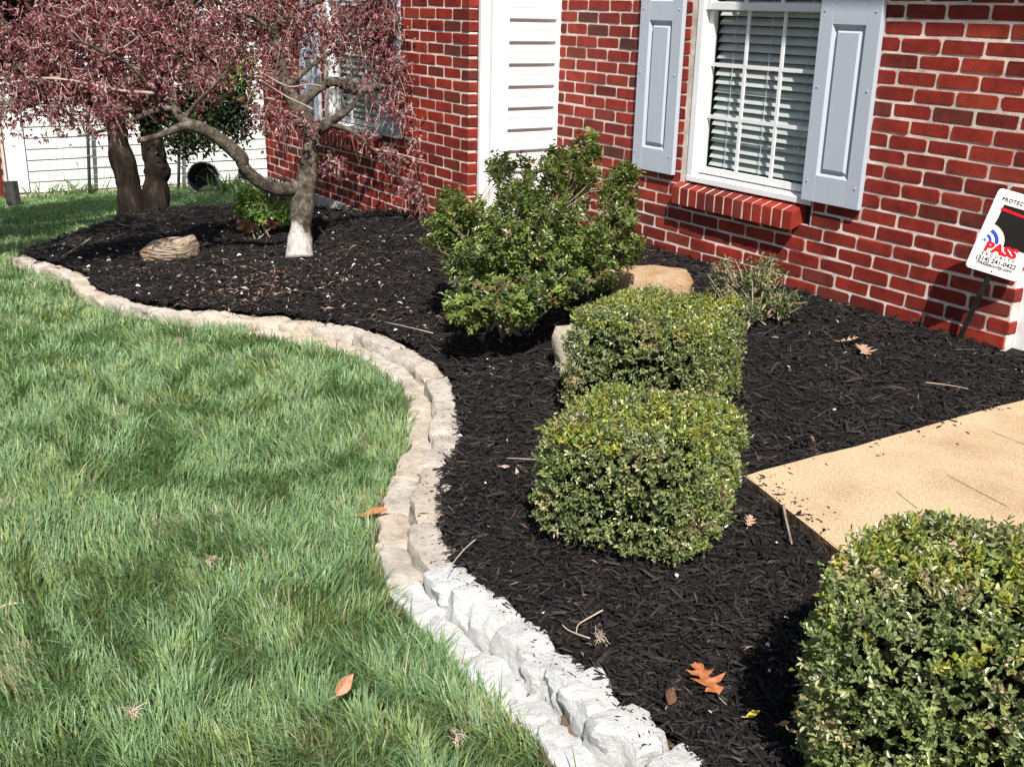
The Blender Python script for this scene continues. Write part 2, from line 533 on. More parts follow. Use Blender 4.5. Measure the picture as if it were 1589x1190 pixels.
_A = _tps(((CP[:, None, :2] - CP[None, :, :2]) ** 2).sum(-1)) + 0.02 * np.eye(len(CP))
_P = np.c_[np.ones(len(CP)), CP[:, :2]]
_sol = np.linalg.solve(np.block([[_A, _P], [_P.T, np.zeros((3, 3))]]), np.r_[CP[:, 2], 0, 0, 0])


def zb(x, y):
    x, y = np.asarray(x, float), np.asarray(y, float)
    sh = x.shape
    x, y = x.ravel(), y.ravel()
    r2 = (x[:, None] - CP[None, :, 0]) ** 2 + (y[:, None] - CP[None, :, 1]) ** 2
    z = _tps(r2) @ _sol[:len(CP)] + _sol[-3] + _sol[-2] * x + _sol[-1] * y
    return z.reshape(sh)


# ------------------------------------------------------------------ ground: one sheet to the horizon
gx = np.concatenate([[-900, -300, -100, -40], np.arange(-20, 4.01, 0.25), [8, 20, 80, 300, 900]])
gy = np.concatenate([[-900, -300, -100, -30, -10], np.arange(-4, 9.01, 0.25), [14, 30, 100, 300, 900]])
GX, GY = np.meshgrid(gx, gy)
GZ = zl(GX) - 0.004
inb = in_poly(GX, GY, BED)
GZ = np.where(inb, GZ - 0.12, GZ)
nx, ny = len(gx), len(gy)
fl = np.array([[j * nx + i, j * nx + i + 1, (j + 1) * nx + i + 1, (j + 1) * nx + i] for j in range(ny - 1) for i in range(nx - 1)])
tag(np_obj('ground', np_mesh('ground', np.c_[GX.ravel(), GY.ravel(), GZ.ravel()], fl.ravel(), np.full(len(fl), 4), smooth=True), M['thatch']), kind='structure')

# mulch bed sheet
bx = np.arange(-10.2, 0.7, 0.05)
by = np.arange(1.0, 4.25, 0.05)
X, Y = np.meshgrid(bx, by)
Zb = zb(X, Y) + 0.020 * (noise2(X, Y, 9) - 0.5) + 0.012 * (noise2(X, Y, 26) - 0.5)
wk = in_poly(X, Y, WALK) & (dist_line(X, Y, WALK + [WALK[0]]) > 0.06)
Zb = np.where(wk, Zb - 0.08, Zb)
nearwalk = in_poly(X, Y, WALK) | (dist_line(X, Y, WALK + [WALK[0]]) < 0.05)
Zb = np.where(nearwalk, np.minimum(Zb, -1.340 - 0.012), Zb)
keep = in_poly(X, Y, np.vstack([BED_EDGE_OUT, BACK_S, BED[-6:]]))
# drop the rim onto the soil behind the stones
idx = np.arange(X.size).reshape(X.shape)
q = np.stack([idx[:-1, :-1], idx[:-1, 1:], idx[1:, 1:], idx[1:, :-1]], -1).reshape(-1, 4)
kq = keep.ravel()[q].all(1)
tag(np_obj('mulch_bed', np_mesh('mulch_bed', np.c_[X.ravel(), Y.ravel(), Zb.ravel()], q[kq].ravel(), np.full(kq.sum(), 4), smooth=True), M['mulch']), kind='structure')
# earth strip under the edging stones
so = offset_line(EDGE_S, -0.06); si = offset_line(EDGE_S, 0.21)
ny_ = len(so)
ring = []
for a in np.linspace(0, 1, 5):
    L = so * (1 - a) + si * a
    z = zb(L[:, 0], L[:, 1]) * (1 - a) + (zl(L[:, 0]) + 0.012) * a - 0.03 * math.sin(a * math.pi) + 0.012 * (noise2(L[:, 0], L[:, 1], 12) - 0.5)
    if a == 0: z -= 0.03
    ring.append(np.c_[L, z])
vs = np.vstack(ring)
fl = [(a * ny_ + i, (a + 1) * ny_ + i, (a + 1) * ny_ + i + 1, a * ny_ + i + 1) for a in range(4) for i in range(ny_ - 1)]
tag(np_obj('soil_strip', np_mesh('soil_strip', vs, np.array(fl).ravel(), np.full(len(fl), 4), smooth=True), M['soil']), kind='structure')

# walkway slab with saw-cut lines
def slab(poly, z1, z0, name, mat, kind):
    mb = MB()
    n = len(poly)
    mb.add([(a, b, z1) for a, b in poly] + [(a, b, z0) for a, b in poly], [tuple(range(n))[::-1], tuple(range(n, 2 * n))] + [(i, (i + 1) % n, n + (i + 1) % n, n + i) for i in range(n)])
    return mb


wz = -1.340
poly = []
wl = smooth_line(WALK + [WALK[0]], 1)
for (a, b), (c, d) in zip(WALK, WALK[1:] + WALK[:1]):      # slightly ragged poured edge
    k = max(2, int(math.hypot(c - a, d - b) / 0.07))
    for t in np.linspace(0, 1, k, endpoint=False):
        j = 0.0 if t == 0 else 0.0025
        poly.append((a + (c - a) * t + rng.uniform(-j, j), b + (d - b) * t + rng.uniform(-j, j)))
wb = bmesh.new()
top = [wb.verts.new((a, b, wz)) for a, b in poly]
f = wb.faces.new(top)
if f.normal.z < 0: f.normal_flip()
r = bmesh.ops.extrude_face_region(wb, geom=[f])
for v in [g for g in r['geom'] if isinstance(g, bmesh.types.BMVert)]: v.co.z = wz
for v in top: v.co.z = wz - 0.10
wb.faces.ensure_lookup_table()
topf = max(wb.faces, key=lambda q: q.calc_center_median().z * 10 + q.calc_area())
bmesh.ops.bevel(wb, geom=list(topf.edges), offset=0.004, segments=2, affect='EDGES')
bmesh.ops.recalc_face_normals(wb, faces=wb.faces[:])
me = bpy.data.meshes.new('walkway'); wb.to_mesh(me); wb.free()
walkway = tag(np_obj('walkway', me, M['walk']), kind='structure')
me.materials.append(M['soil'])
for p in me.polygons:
    if abs(p.normal.z) < 0.3: p.material_index = 1     # sides in dark soil colour, the shade along the edge put into it
gm = MB()
for (a, b) in (((-2.012, 3.326), (-1.7, 3.30)), ((-1.858, 2.865), (-1.62, 2.82)), ((-1.858, 2.624), (-1.75, 2.58))):
    a, b = V(*a), V(*b)
    n_ = V(-(b - a)[1], (b - a)[0]); n_ /= np.linalg.norm(n_)
    pts = [a + (b - a) * t for t in np.linspace(0, 1, 7)]
    for p, q2 in zip(pts[:-1], pts[1:]):
        w1, w2 = rng.uniform(0.0006, 0.0017, 2)
        gm.add([(*(p - n_ * w1), wz + 0.0012), (*(q2 - n_ * w2), wz + 0.0012), (*(q2 + n_ * w2), wz + 0.0012), (*(p + n_ * w1), wz + 0.0012)], [(0, 1, 2, 3)])
gm.build('surface_crack', M['soil'], walkway)

# ------------------------------------------------------------------ the brick house
house = thing('brick_house', (-4.1, WY, -1.3), 'red brick house with white siding side wall and grey shutters', 'house')


def brick_mesh(L, H, D, seed):
    r = random.Random(seed)
    def loop(s, y):
        out = []
        for sx, sz in ((-1, -1), (1, -1), (1, 1), (-1, 1)):
            c = r.uniform(0.003, 0.012)
            a = (sx * (L / 2 - s), y, sz * (H / 2 - s - c))
            b = (sx * (L / 2 - s - c), y, sz * (H / 2 - s))
            out += [a, b] if sx * sz > 0 else [b, a]
        return out
    st = r.getstate(); o1 = loop(0.0035, 0.0); r.setstate(st); o2 = loop(0.0, 0.005)
    o3 = [(x, D, z) for x, y, z in o2]
    j = lambda p, k: (p[0] + r.uniform(-k, k), p[1] + r.uniform(-k, k) * 0.5, p[2] + r.uniform(-k, k))
    vs = [j(p, 0.0020) for p in o1] + [j(p, 0.0016) for p in o2] + o3
    fs = [tuple(range(8))]
    for k in (0, 8):
        for i in range(8):
            i2 = (i + 1) % 8
            fs.append((k + i, k + 8 + i, k + 8 + i2, k + i2))
    me = bpy.data.meshes.new('brick')
    me.from_pydata(vs, [], fs)
    bm = bmesh.new(); bm.from_mesh(me); bmesh.ops.recalc_face_normals(bm, faces=bm.faces[:]); bm.to_mesh(me); bm.free()
    me.materials.append(M['brick'])
    return me


_bm_cache = {}


def get_brick(L, D):
    """a few shapes of each length, shared"""
    key = (round(L, 3), round(D, 3), random.randrange(9 if abs(L - 0.1936) < 0.003 else 3))
    if key not in _bm_cache:
        _bm_cache[key] = brick_mesh(L, 0.0588, D, hash(key) & 0xffff)
    return _bm_cache[key]


SINGLE = []   # (size in picture, me, centre, wall)
JOINT = 0.0096


def brick_wall(x0, x1, yf, zlo, zhi, phase, holes, corner_right=False, corner_depth=0.066):
    """phase(c) -> x of one head joint of course c; a corner brick at the right end shows its end on the side wall"""
    rows = []
    c = int(math.floor((Z0 - zhi) / CZ))
    while True:
        zt = Z0 - c * CZ
        if zt - CZ < zlo - CZ: break
        zc = zt - CZ / 2
        p = phase(c)
        k = math.floor((x0 - p) / BX) - 1
        while True:
            a = p + k * BX + JOINT / 2; b = a + BX - JOINT
            k += 1
            if a > x1: break
            segs = [(max(a, x0), min(b, x1 + 0.002))]
            for (hx0, hx1, hz0, hz1) in holes:
                if hz0 < zc < hz1:
                    ns = []
                    for s, e in segs:
                        if e <= hx0 or s >= hx1: ns.append((s, e))
                        else:
                            if s < hx0 - 0.02: ns.append((s, hx0 - 0.004))
                            if e > hx1 + 0.02: ns.append((hx1 + 0.004, e))
                    segs = ns
            for s, e in segs:
                if e - s < 0.018: continue
                last = corner_right and e > x1 - 0.03
                rows.append(((s + e) / 2 + 0, yf + rng.uniform(-0.0020, 0.0016), zc + rng.uniform(-0.0012, 0.0012), e - s, corner_depth if last else 0.03))
        c += 1
    return rows


# right wall: even courses have head joints at whole bricks from U0
WIN = (-4.53, -3.655, -0.967, 0.80)
right_rows = brick_wall(XS + 0.02, X_R + 0.004, WY, -1.40, 1.6, lambda c: U0 + (0 if c % 2 == 0 else BX / 2), [WIN, (-4.492, -3.592, -0.97, 0.80)], True, 0.052)
LWIN = (WIN[0] - 3.27, WIN[1] - 3.27)
left_rows = brick_wall(X_L, XS + 0.003, LY, -1.41, 1.6, lambda c: XS + 0.004 + JOINT / 2 - (BX / 2 if c % 2 == 0 else 0), [(LWIN[0], LWIN[1], WIN[2], WIN[3])], True, 0.064)


def body(x0, x1, yf, depth, z0, z1, hole, name):
    hx0, hx1, hz0, hz1 = hole
    mb = MB()
    mb.box((x0, yf, z0), (hx0, yf + depth, z1)).box((hx1, yf, z0), (x1, yf + depth, z1)).box((hx0, yf, z0), (hx1, yf + depth, hz0)).box((hx0, yf, hz1), (hx1, yf + depth, z1))
    return mb.build(name, M['mortar'], house, loc=((x0 + x1) / 2, yf, z0))


OPEN = (-4.488, -3.596, -0.967, 0.80)
LOPEN = (OPEN[0] - 3.27, OPEN[1] - 3.27, OPEN[2], OPEN[3])
wall_r = body(XS, X_R, WY + 0.0028, 0.045, -1.75, 1.6, OPEN, 'wall')
wall_l = body(X_L + 0.002, XS - 0.002, LY + 0.0028, 0.055, -1.415, 1.6, LOPEN, 'wall')
MB().box((X_L - 0.002, LY - 0.02, -2.3), (XS - 0.01, LY + 0.06, -1.4155)).build('foundation', M['foundation'], house)
# bricks one by one where they show largest, the rest joined per wall
cand = []
for wname, rows in ((wall_r, right_rows), (wall_l, left_rows)):
    for (xc, yf, zc, L, D) in rows:
        P = V(xc, yf, zc); dd = P @ FW
        u_ = CX + F_PX * (P @ RT) / dd; v_ = CY - F_PX * (P @ UP) / dd
        vis = -30 < u_ < 1620 and -20 < v_ < 1210
        cand.append((L * F_PX / dd if vis else -1.0, wname, (xc, yf, zc), L, D))
cand.sort(key=lambda t: -t[0])
rest = {}
for i, (sz, wname, c, L, D) in enumerate(cand):
    if i < 300 and sz > 0:
        o = bpy.data.objects.new('brick', get_brick(L, D))
        place(o, wname, c)
    else:
        rest.setdefault(wname.name, []).append((c, L, D, wname))
for k, lst in rest.items():
    vs, fs, n = [], [], 0
    for c, L, D, wname in lst:
        me = get_brick(L, D)
        co = np.empty(len(me.vertices) * 3, np.float32); me.vertices.foreach_get('co', co)
        vs.append(co.reshape(-1, 3) + V(*c))
        fs += [tuple(v + n for v in p.vertices) for p in me.polygons]
        n += len(me.vertices)
    me = bpy.data.meshes.new('brickwork')
    base = WPOS[lst[0][3].name]
    me.from_pydata((np.vstack(vs) - base).tolist(), [], fs)
    mt = M.get('brick_rest')
    if mt is None:     # same brick, the shade of each brick from its place in the wall
        mt = M['brick'].copy(); mt.name = 'red_brick_joined'; M['brick_rest'] = mt
        t = mt.node_tree
        oi = [n_ for n_ in t.nodes if n_.type == 'OBJECT_INFO'][0]
        ri = [n_ for n_ in t.nodes if n_.type == 'NEW_GEOMETRY'][0]
        for l in list(oi.outputs['Random'].links):
            t.links.new(ri.outputs['Random Per Island'], l.to_socket)
    me.materials.append(mt)
    tag(place(bpy.data.objects.new('brickwork', me), lst[0][3], base), kind='stuff')


# siding on the side wall and its trim
def siding(parent, xplane, y0, y1, zbot, ztop, expo, mat, name='siding_plank'):
    """planks on a wall that faces +x"""
    z = ztop
    while z > zbot:
        a = max(z - expo, zbot)
        mb = MB()
        prof = [(0.003, z), (0.007, z - expo * 0.45), (0.0155, z - expo * 0.49), (0.013, z - expo * 0.55), (0.023, a + 0.003), (0.020, a - 0.003), (0.0, a - 0.004)]
        vs = [(xplane + dx, y, zz) for y in (y0, y1) for dx, zz in prof]
        n = len(prof)
        mb.add(vs, [(i, i + 1, n + i + 1, n + i) for i in range(n - 1)] + [tuple(range(n)), tuple(range(2 * n - 1, n - 1, -1))])
        mb.build(name, mat, parent)
        z -= expo


sw = MB().box((XS - 0.16, LY + 0.062, -1.75), (XS - 0.012, WY + 0.05, 1.6)).build('side_wall', M['dark_room'], house)
siding(house, XS - 0.010, 3.735, 4.075, -1.35, -0.0638 + 0.1284 * 12, 0.1284, M['siding'])
MB().box((XS - 0.012, 3.530, -1.3), (XS + 0.022, 3.592, 1.6)).box((XS - 0.012, 3.612, -1.3), (XS + 0.016, 3.722, 1.6)).box((XS - 0.012, 3.592, -1.3), (XS - 0.010, 3.612, 1.6)).box((XS - 0.012, 3.722, -1.3), (XS + 0.010, 3.735, 1.6)).build('corner_board', M['white_trim'], house)
MB().box((XS - 0.012, 4.075, -1.3), (XS + 0.022, WY + 0.003, 1.6)).build('corner_trim', M['white_trim'], house)
# entry side: white door casing round the corner, return wall, porch roof over the entry
MB().box((X_R + 0.004, WY + 0.055, -1.33), (X_R + 0.05, WY + 0.17, 1.5)).box((X_R - 0.05, WY + 0.052, -1.33), (X_R + 0.004, WY + 0.20, 1.5)).build('door_casing', M['white_trim'], house)
MB().box((X_R - 0.05, WY + 0.2, -1.4), (X_R - 0.0, WY + 1.4, 1.6)).box((X_R, WY + 1.3, -1.4), (X_R + 2.2, WY + 1.4, 1.6)).build('entry_wall', M['siding'], house)
MB().box((-2.43, 3.17, 2.20), (0.4, WY + 1.5, 2.36)).build('porch_roof', M['roof'], house)
MB().box((0.15, 3.3, -1.35), (0.27, 3.42, 2.2)).build('porch_post', M['white_trim'], house)
# walls and roof deck close the house behind
MB().box((X_L, LY + 0.07, -2.3), (X_L + 0.1, LY + 6, 1.6)).build('end_wall', M['siding'], house)


def window(x0, x1, yf, z0, z1, dx):
    """double hung window with white frame; x0..x1 is the opening"""
    fr = MB()
    fw_ = 0.045
    fr.box((x0 + 0.002, yf - 0.004, z0 + 0.10), (x0 + fw_, yf + 0.09, z1)).box((x1 - fw_, yf - 0.004, z0 + 0.10), (x1 - 0.002, yf + 0.09, z1))
    fr.box((x0 + fw_, yf - 0.004, z1 - fw_), (x1 - fw_, yf + 0.09, z1))
    fr.add([(x, y, z) for x in (x0 + 0.002, x1 - 0.002) for y, z in ((yf + 0.09, z0 + 0.145), (yf - 0.006, z0 + 0.128), (yf - 0.006, z0 + 0.098), (yf + 0.09, z0 + 0.098))],
           [(0, 1, 5, 4), (1, 2, 6, 5), (2, 3, 7, 6), (3, 0, 4, 7), (0, 3, 2, 1), (4, 5, 6, 7)])
    wo = fr.build('window', M['white_trim'], house, bevel=0.003)
    a, b = x0 + fw_, x1 - fw_
    zm = 0.028
    for nm, y, lo, hi, rb, rt in (('lower', yf + 0.038, z0 + 0.146, zm + 0.022, 0.034, 0.044), ('upper', yf + 0.008, zm - 0.018, z1 - fw_, 0.036, 0.04)):
        st = 0.034
        sb = MB()
        sb.box((a, y, lo), (a + st, y + 0.028, hi)).box((b - st, y, lo), (b, y + 0.028, hi)).box((a + st, y + 0.001, lo), (b - st, y + 0.028, lo + rb)).box((a + st, y + 0.001, hi - rt), (b - st, y + 0.028, hi))
        so_ = sb.build('sash', M['white_trim'], wo, bevel=0.002)
        ga, gb, gl, gh = a + st, b - st, lo + rb, hi - rt
        MB().box((ga - 0.004, y + 0.012, gl - 0.004), (gb + 0.004, y + 0.016, gh + 0.004)).build('pane', M['glass'], wo)
        for k in (1, 2):
            xm = ga + (gb - ga) * k / 3
            MB().box((xm - 0.009, y + 0.003, gl), (xm + 0.009, y + 0.0115, gh)).build('muntin', M['white_trim'], wo)
            zz = gl + (gh - gl) * k / 3
            for j in range(3):
                p0 = ga + (gb - ga) * j / 3 + (0.009 if j else 0); p1 = ga + (gb - ga) * (j + 1) / 3 - (0.009 if j < 2 else 0)
                MB().box((p0, y + 0.0035, zz - 0.009), (p1, y + 0.011, zz + 0.009)).build('muntin', M['white_trim'], wo)
    # dim room behind
    rm = MB()
    X0, X1, Y0, Y1, Zl, Zh = x0 - 0.4, x1 + 0.4, yf + 0.14, yf + 1.6, z0 - 0.5, z1 + 0.3
    c = [(x, y, z) for z in (Zl, Zh) for y in (Y0, Y1) for x in (X0, X1)]
    rm.add(c, [(0, 1, 3, 2), (4, 6, 7, 5), (2, 3, 7, 6), (0, 2, 6, 4), (1, 5, 7, 3)])
    hx0, hx1, hz0, hz1 = x0 + 0.005, x1 - 0.005, z0 + 0.1, z1 - 0.005
    rm.box((X0, Y0 - 0.07, Zl), (hx0, Y0, Zh)).box((hx1, Y0 - 0.07, Zl), (X1, Y0, Zh)).box((hx0, Y0 - 0.07, Zl), (hx1, Y0, hz0)).box((hx0, Y0 - 0.07, hz1), (hx1, Y0, Zh))
    rm.build('room_wall', M['dark_room'], house)
    return a, b


def blind(a, b, y, ztop, zbot, label, loc, tilt=26):
    t = thing('window_blind', loc, label, 'blind', 'blinds in the windows')
    MB().box((a, y - 0.025, ztop - 0.04), (b, y + 0.03, ztop)).build('head_rail', M['blind'], t)
    z = ztop - 0.06
    ca, sa = math.cos(math.radians(tilt)), math.sin(math.radians(tilt))
    base = None
    while z > zbot:
        if base is None:
            mb = MB()
            n = 5
            pr = [(-0.025 + 0.05 * i / (n - 1), 0.004 * (1 - (2 * i / (n - 1) - 1) ** 2)) for i in range(n)]
            up = [(yy * ca - zz * sa, yy * sa + zz * ca) for yy, zz in pr]
            dn = [(yy * ca - (zz - 0.0025) * sa, yy * sa + (zz - 0.0025) * ca) for yy, zz in pr]
            ring_ = up + dn[::-1]
            vs = [(x, y + p[0], z + p[1]) for x in (a, b) for p in ring_]
            k = len(ring_)
            mb.add(vs, [(i, (i + 1) % k, k + (i + 1) % k, k + i) for i in range(k)] + [tuple(range(k)), tuple(range(2 * k - 1, k - 1, -1))])
            base = mb.build('slat', M['blind'], t)
        else:
            o = base.copy()
            place(o, t, ((a + b) / 2, WPOS[base.name][1], z))
            o.rotation_euler = (rng.uniform(-0.03, 0.03), rng.uniform(-0.0015, 0.0015), 0)
        z -= 0.0425
    MB().box((a, y - 0.02, zbot - 0.022), (b, y + 0.02, zbot - 0.004)).build('bottom_rail', M['blind'], t)
    for k in (0.17, 0.5, 0.83):
        x = a + (b - a) * k
        for dy in (-0.027, 0.027):
            MB().box((x - 0.0014, y + dy - 0.001, zbot - 0.01), (x + 0.0014, y + dy + 0.001, ztop - 0.03)).build('ladder_cord', M['blind'], t)


def sill(x0, x1, yf, ztop):
    """sloping row of bricks on edge"""
    n = 13
    st = (x1 - x0) / n
    mb = MB()
    prj, hh = 0.062, 0.093
    dep = 0.105
    slope = 0.034
    mb.add([(x, y, z) for x in (x0 + 0.012, x1 - 0.012) for y, z in ((yf - prj + 0.003, ztop - slope - 0.0025), (yf + dep - prj, ztop - 0.0025), (yf + dep - prj, ztop - hh + 0.006), (yf - prj + 0.003, ztop - hh - slope + 0.003))],
           [(0, 1, 5, 4), (1, 2, 6, 5), (2, 3, 7, 6), (3, 0, 4, 7), (0, 3, 2, 1), (4, 5, 6, 7)])
    so_ = mb.build('sill', M['mortar'], house)
    for i in range(n):
        r = random.Random(i)
        a, b = x0 + i * st + 0.0042, x0 + (i + 1) * st - 0.0042
        dz = r.uniform(-0.002, 0.002); dy = r.uniform(-0.002, 0.002)
        vs = [(x, yf - prj + dy + py, ztop + dz + pz) for x in (a, b) for py, pz in ((0, -slope), (dep, 0), (dep, -hh), (0, -hh - slope))]
        MB().add(vs, [(0, 1, 5, 4), (1, 2, 6, 5), (2, 3, 7, 6), (3, 0, 4, 7), (0, 3, 2, 1), (4, 5, 6, 7)]).build('sill_brick', M['brick'], so_, bevel=0.0045)


def shutter(x0, x1, yf, z0, z1, label=None):
    y1, y0 = yf - 0.004, yf - 0.031
    st, rb = 0.078, 0.125
    mb = MB()
    zs = [(z0 + rb, z0 + 0.80), (z0 + 0.90, z1 - 0.1)]
    mb.box((x0, y0, z0), (x0 + st, y1, z1)).box((x1 - st, y0, z0), (x1, y1, z1))
    lo = z0
    for a, b in zs + [(z1, z1)]:
        mb.box((x0 + st, y0 + 0.0005, lo), (x1 - st, y1, a)); lo = b
    o = mb.build('shutter', M['shutter'], house, bevel=0.0025)
    for a, b in zs:
        p = MB()
        A, B = x0 + st, x1 - st
        k, g = 0.034, 0.012
        # recessed ground, raised field with sloping margin
        L0 = [(A, y0 + 0.001, a), (B, y0 + 0.001, a), (B, y0 + 0.001, b), (A, y0 + 0.001, b)]
        L1 = [(A + g, y0 + 0.016, a + g), (B - g, y0 + 0.016, a + g), (B - g, y0 + 0.016, b - g), (A + g, y0 + 0.016, b - g)]
        L2 = [(A + g + 0.010, y0 + 0.016, a + g + 0.010), (B - g - 0.010, y0 + 0.016, a + g + 0.010), (B - g - 0.010, y0 + 0.016, b - g - 0.010), (A + g + 0.010, y0 + 0.016, b - g - 0.010)]
        L3 = [(A + k, y0 + 0.003, a + k), (B - k, y0 + 0.003, a + k), (B - k, y0 + 0.003, b - k), (A + k, y0 + 0.003, b - k)]
        p.add(L0 + L1 + L2 + L3, [(4 * q_ + i, 4 * q_ + (i + 1) % 4, 4 * q_ + 4 + (i + 1) % 4, 4 * q_ + 4 + i) for q_ in range(3) for i in range(4)] + [(12, 13, 14, 15)])
        p.build('panel', M['shutter'], o)
    for xx in (x0 + 0.028, x1 - 0.028):
        for zz in (z0 + 0.095, z0 + 0.525, z0 + 0.86, z1 - 0.09):
            MB().tube([(xx, y0 - 0.003, zz), (xx, y0 + 0.002, zz)], 0.0055, 8).build('screw', M['screw'], o)
    return o


for dx, yf, lab in ((0.0, WY, 'white slat blind behind the fully visible window over the brick sill'), (-3.27, LY, 'white slat blind half hidden behind the red maple branches')):
    a, b = window(OPEN[0] + dx, OPEN[1] + dx, yf, OPEN[2], OPEN[3], dx)
    blind(a + 0.02, b - 0.02, yf + 0.112, 0.74, -0.80, lab, ((a + b) / 2, yf + 0.10, -0.82), 46)
    sill(-4.535 + dx, -3.652 + dx, yf, -0.868)
    shutter(-4.918 + dx, -4.575 + dx, yf, -0.852, 0.80)
    shutter(-3.640 + dx, -3.297 + dx, yf, -0.842, 0.80)

# ------------------------------------------------------------------ house next door
NX = -14.0
nh = thing('neighbour_house', (NX, 5.0, -2.3), 'white sided house next door beyond the wire fence posts', 'house')
z = -2.21
while z < 0.6:
    mb = MB()
    vs = [(NX + dx, y, zz) for y in (2.42, 9.0) for dx, zz in ((0.019, z), (0.004, z + 0.126), (0.0, z - 0.004), (0.016, z - 0.004))]
    mb.add(vs, [(0, 1, 5, 4), (3, 0, 4, 7), (2, 3, 7, 6), (0, 3, 2, 1), (4, 5, 6, 7), (1, 2, 6, 5)])
    mb.build('siding_plank', M['siding'], nh)
    z += 0.1274
MB().box((NX - 0.2, 2.2, -2.6), (NX - 0.003, 9.0, 0.7)).build('side_wall', M['dark_room'], nh)
MB().box((NX - 0.002, 2.19, -2.2), (NX + 0.024, 2.405, 0.7)).build('corner_board', M['white_trim'], nh)
MB().box((NX - 0.002, 2.23, -2.7), (NX + 0.006, 9.0, -2.217)).build('foundation', M['stone_tan'], nh)
nb = MB().box((NX - 3, 2.175, -2.6), (NX - 0.16, 2.2, 0.7)).build('front_wall', M['mortar'], nh)
nbm = MB()
for c in range(48):
    for k in range(14):
        x = NX - 0.19 - k * BX - (0.1 if c % 2 else 0)
        nbm.box((x - 0.19, 2.166, -2.55 + c * CZ), (x, 2.19, -2.55 + c * CZ + 0.056))
tag(nbm.build('brickwork', M['brick_rest'], nb), kind='stuff')
MB().tube([on_lawn(22, 322, 0.0) + V(0, 0, -0.05), on_lawn(22, 322, 0.0) + V(0, 0, 0.06), on_lawn(22, 322, 0.0) + V(-0.02, 0, 0.28)], [0.075, 0.075, 0.07], 10).build('drain_pipe', M['black_plastic'], nh)

# ------------------------------------------------------------------ edging stones
edging = thing('stone_edging', (-3.5, 1.95, -1.53), 'double row of rough limestone blocks edging the mulch bed', 'edging')


def stone_mesh(L, Wd, H, seed, rough=0.5, cuts=4):
    bm = bmesh.new()
    bmesh.ops.create_cube(bm, size=1.0)
    bmesh.ops.subdivide_edges(bm, edges=bm.edges[:], cuts=7, use_grid_fill=True)
    co = np.array([v.co[:] for v in bm.verts])
    s = co * 2
    # superellipsoid rounding
    nrm = (np.abs(s) ** 9).sum(1) ** (1 / 9)
    s = s / nrm[:, None] * (0.5 + 0.5 * np.minimum(nrm, 1))[:, None]
    p = s * V(L, Wd, H) / 2
    off = seed * 3.17
    d = np.stack([noise3(p + off + k * 9.1, 11) - 0.5 for k in range(3)], 1) * 0.06 * rough + np.stack([noise3(p + off + k * 5.3, 28) - 0.5 for k in range(3)], 1) * 0.034 * rough + np.stack([noise3(p + off + k * 4.3, 70) - 0.5 for k in range(3)], 1) * 0.012 * rough
    # random chamfers
    r = np.random.default_rng(seed)
    for _ in range(cuts):
        n_ = unit(r.normal(size=3) * V(1, 1, 1.0)); n_[2] = abs(n_[2]) * 0.8
        n_ = unit(n_)
        lim = 0.80 * np.abs(n_) @ V(L, Wd, H) / 2
        t = p @ n_ - lim
        p = p - np.maximum(t, 0)[:, None] * n_ * 0.8
    d[:, 2] *= 0.6
    p = p + d
    for v, c in zip(bm.verts, p): v.co = c
    me = bpy.data.meshes.new('stone')
    bm.to_mesh(me); bm.free()
    me.polygons.foreach_set('use_smooth', [True] * len(me.polygons))
    me.set_sharp_from_angle(angle=math.radians(24))
    return me


STONES = []


def lay_row(line, s0, s1, lens, Wd, H, ztop, mats, seed, label_white):
    seg = np.linalg.norm(np.diff(line, axis=0), axis=1)
    cum = np.r_[0, np.cumsum(seg)]
    s = s0
    k = 0
    r = np.random.default_rng(seed)
    at = lambda q_: V(np.interp(q_, cum, line[:, 0]), np.interp(q_, cum, line[:, 1]))
    while s < s1:
        pm = at(s + 0.1)
        L = lens(pm, r)
        a, b = at(s), at(s + L)
        c = (a + b) / 2
        mt, lab = mats(c, r)
        me = stone_mesh(np.linalg.norm(b - a) * 1.05, Wd * r.uniform(0.95, 1.12), H * r.uniform(0.95, 1.1), seed * 100 + k, 0.6 if c[0] < -2.36 else 0.66, 1 if c[0] < -2.36 else 2)
        me.materials.append(mt)
        o = bpy.data.objects.new('stone', me)
        zt = ztop(c)
        place(o, edging, (c[0], c[1], zt - H / 2 + r.uniform(-0.006, 0.006)))
        ang = math.atan2(b[1] - a[1], b[0] - a[0])
        sl_ = (zl(b[0]) - zl(a[0])) / max(L, 0.05)
        o.rotation_euler = (r.uniform(-0.05, 0.05), -math.atan(sl_) + r.uniform(-0.03, 0.03), ang + r.uniform(-0.05, 0.05))
        if lab: o['label'] = lab
        STONES.append(o)
        s += L + r.uniform(-0.004, 0.003)
        k += 1


def st_mat(c, r):
    if c[0] > -2.36: return M['stone_white'], 'limewashed white stone'
    return (M['stone_tan'] if r.random() < 0.55 else M['stone_grey']), None


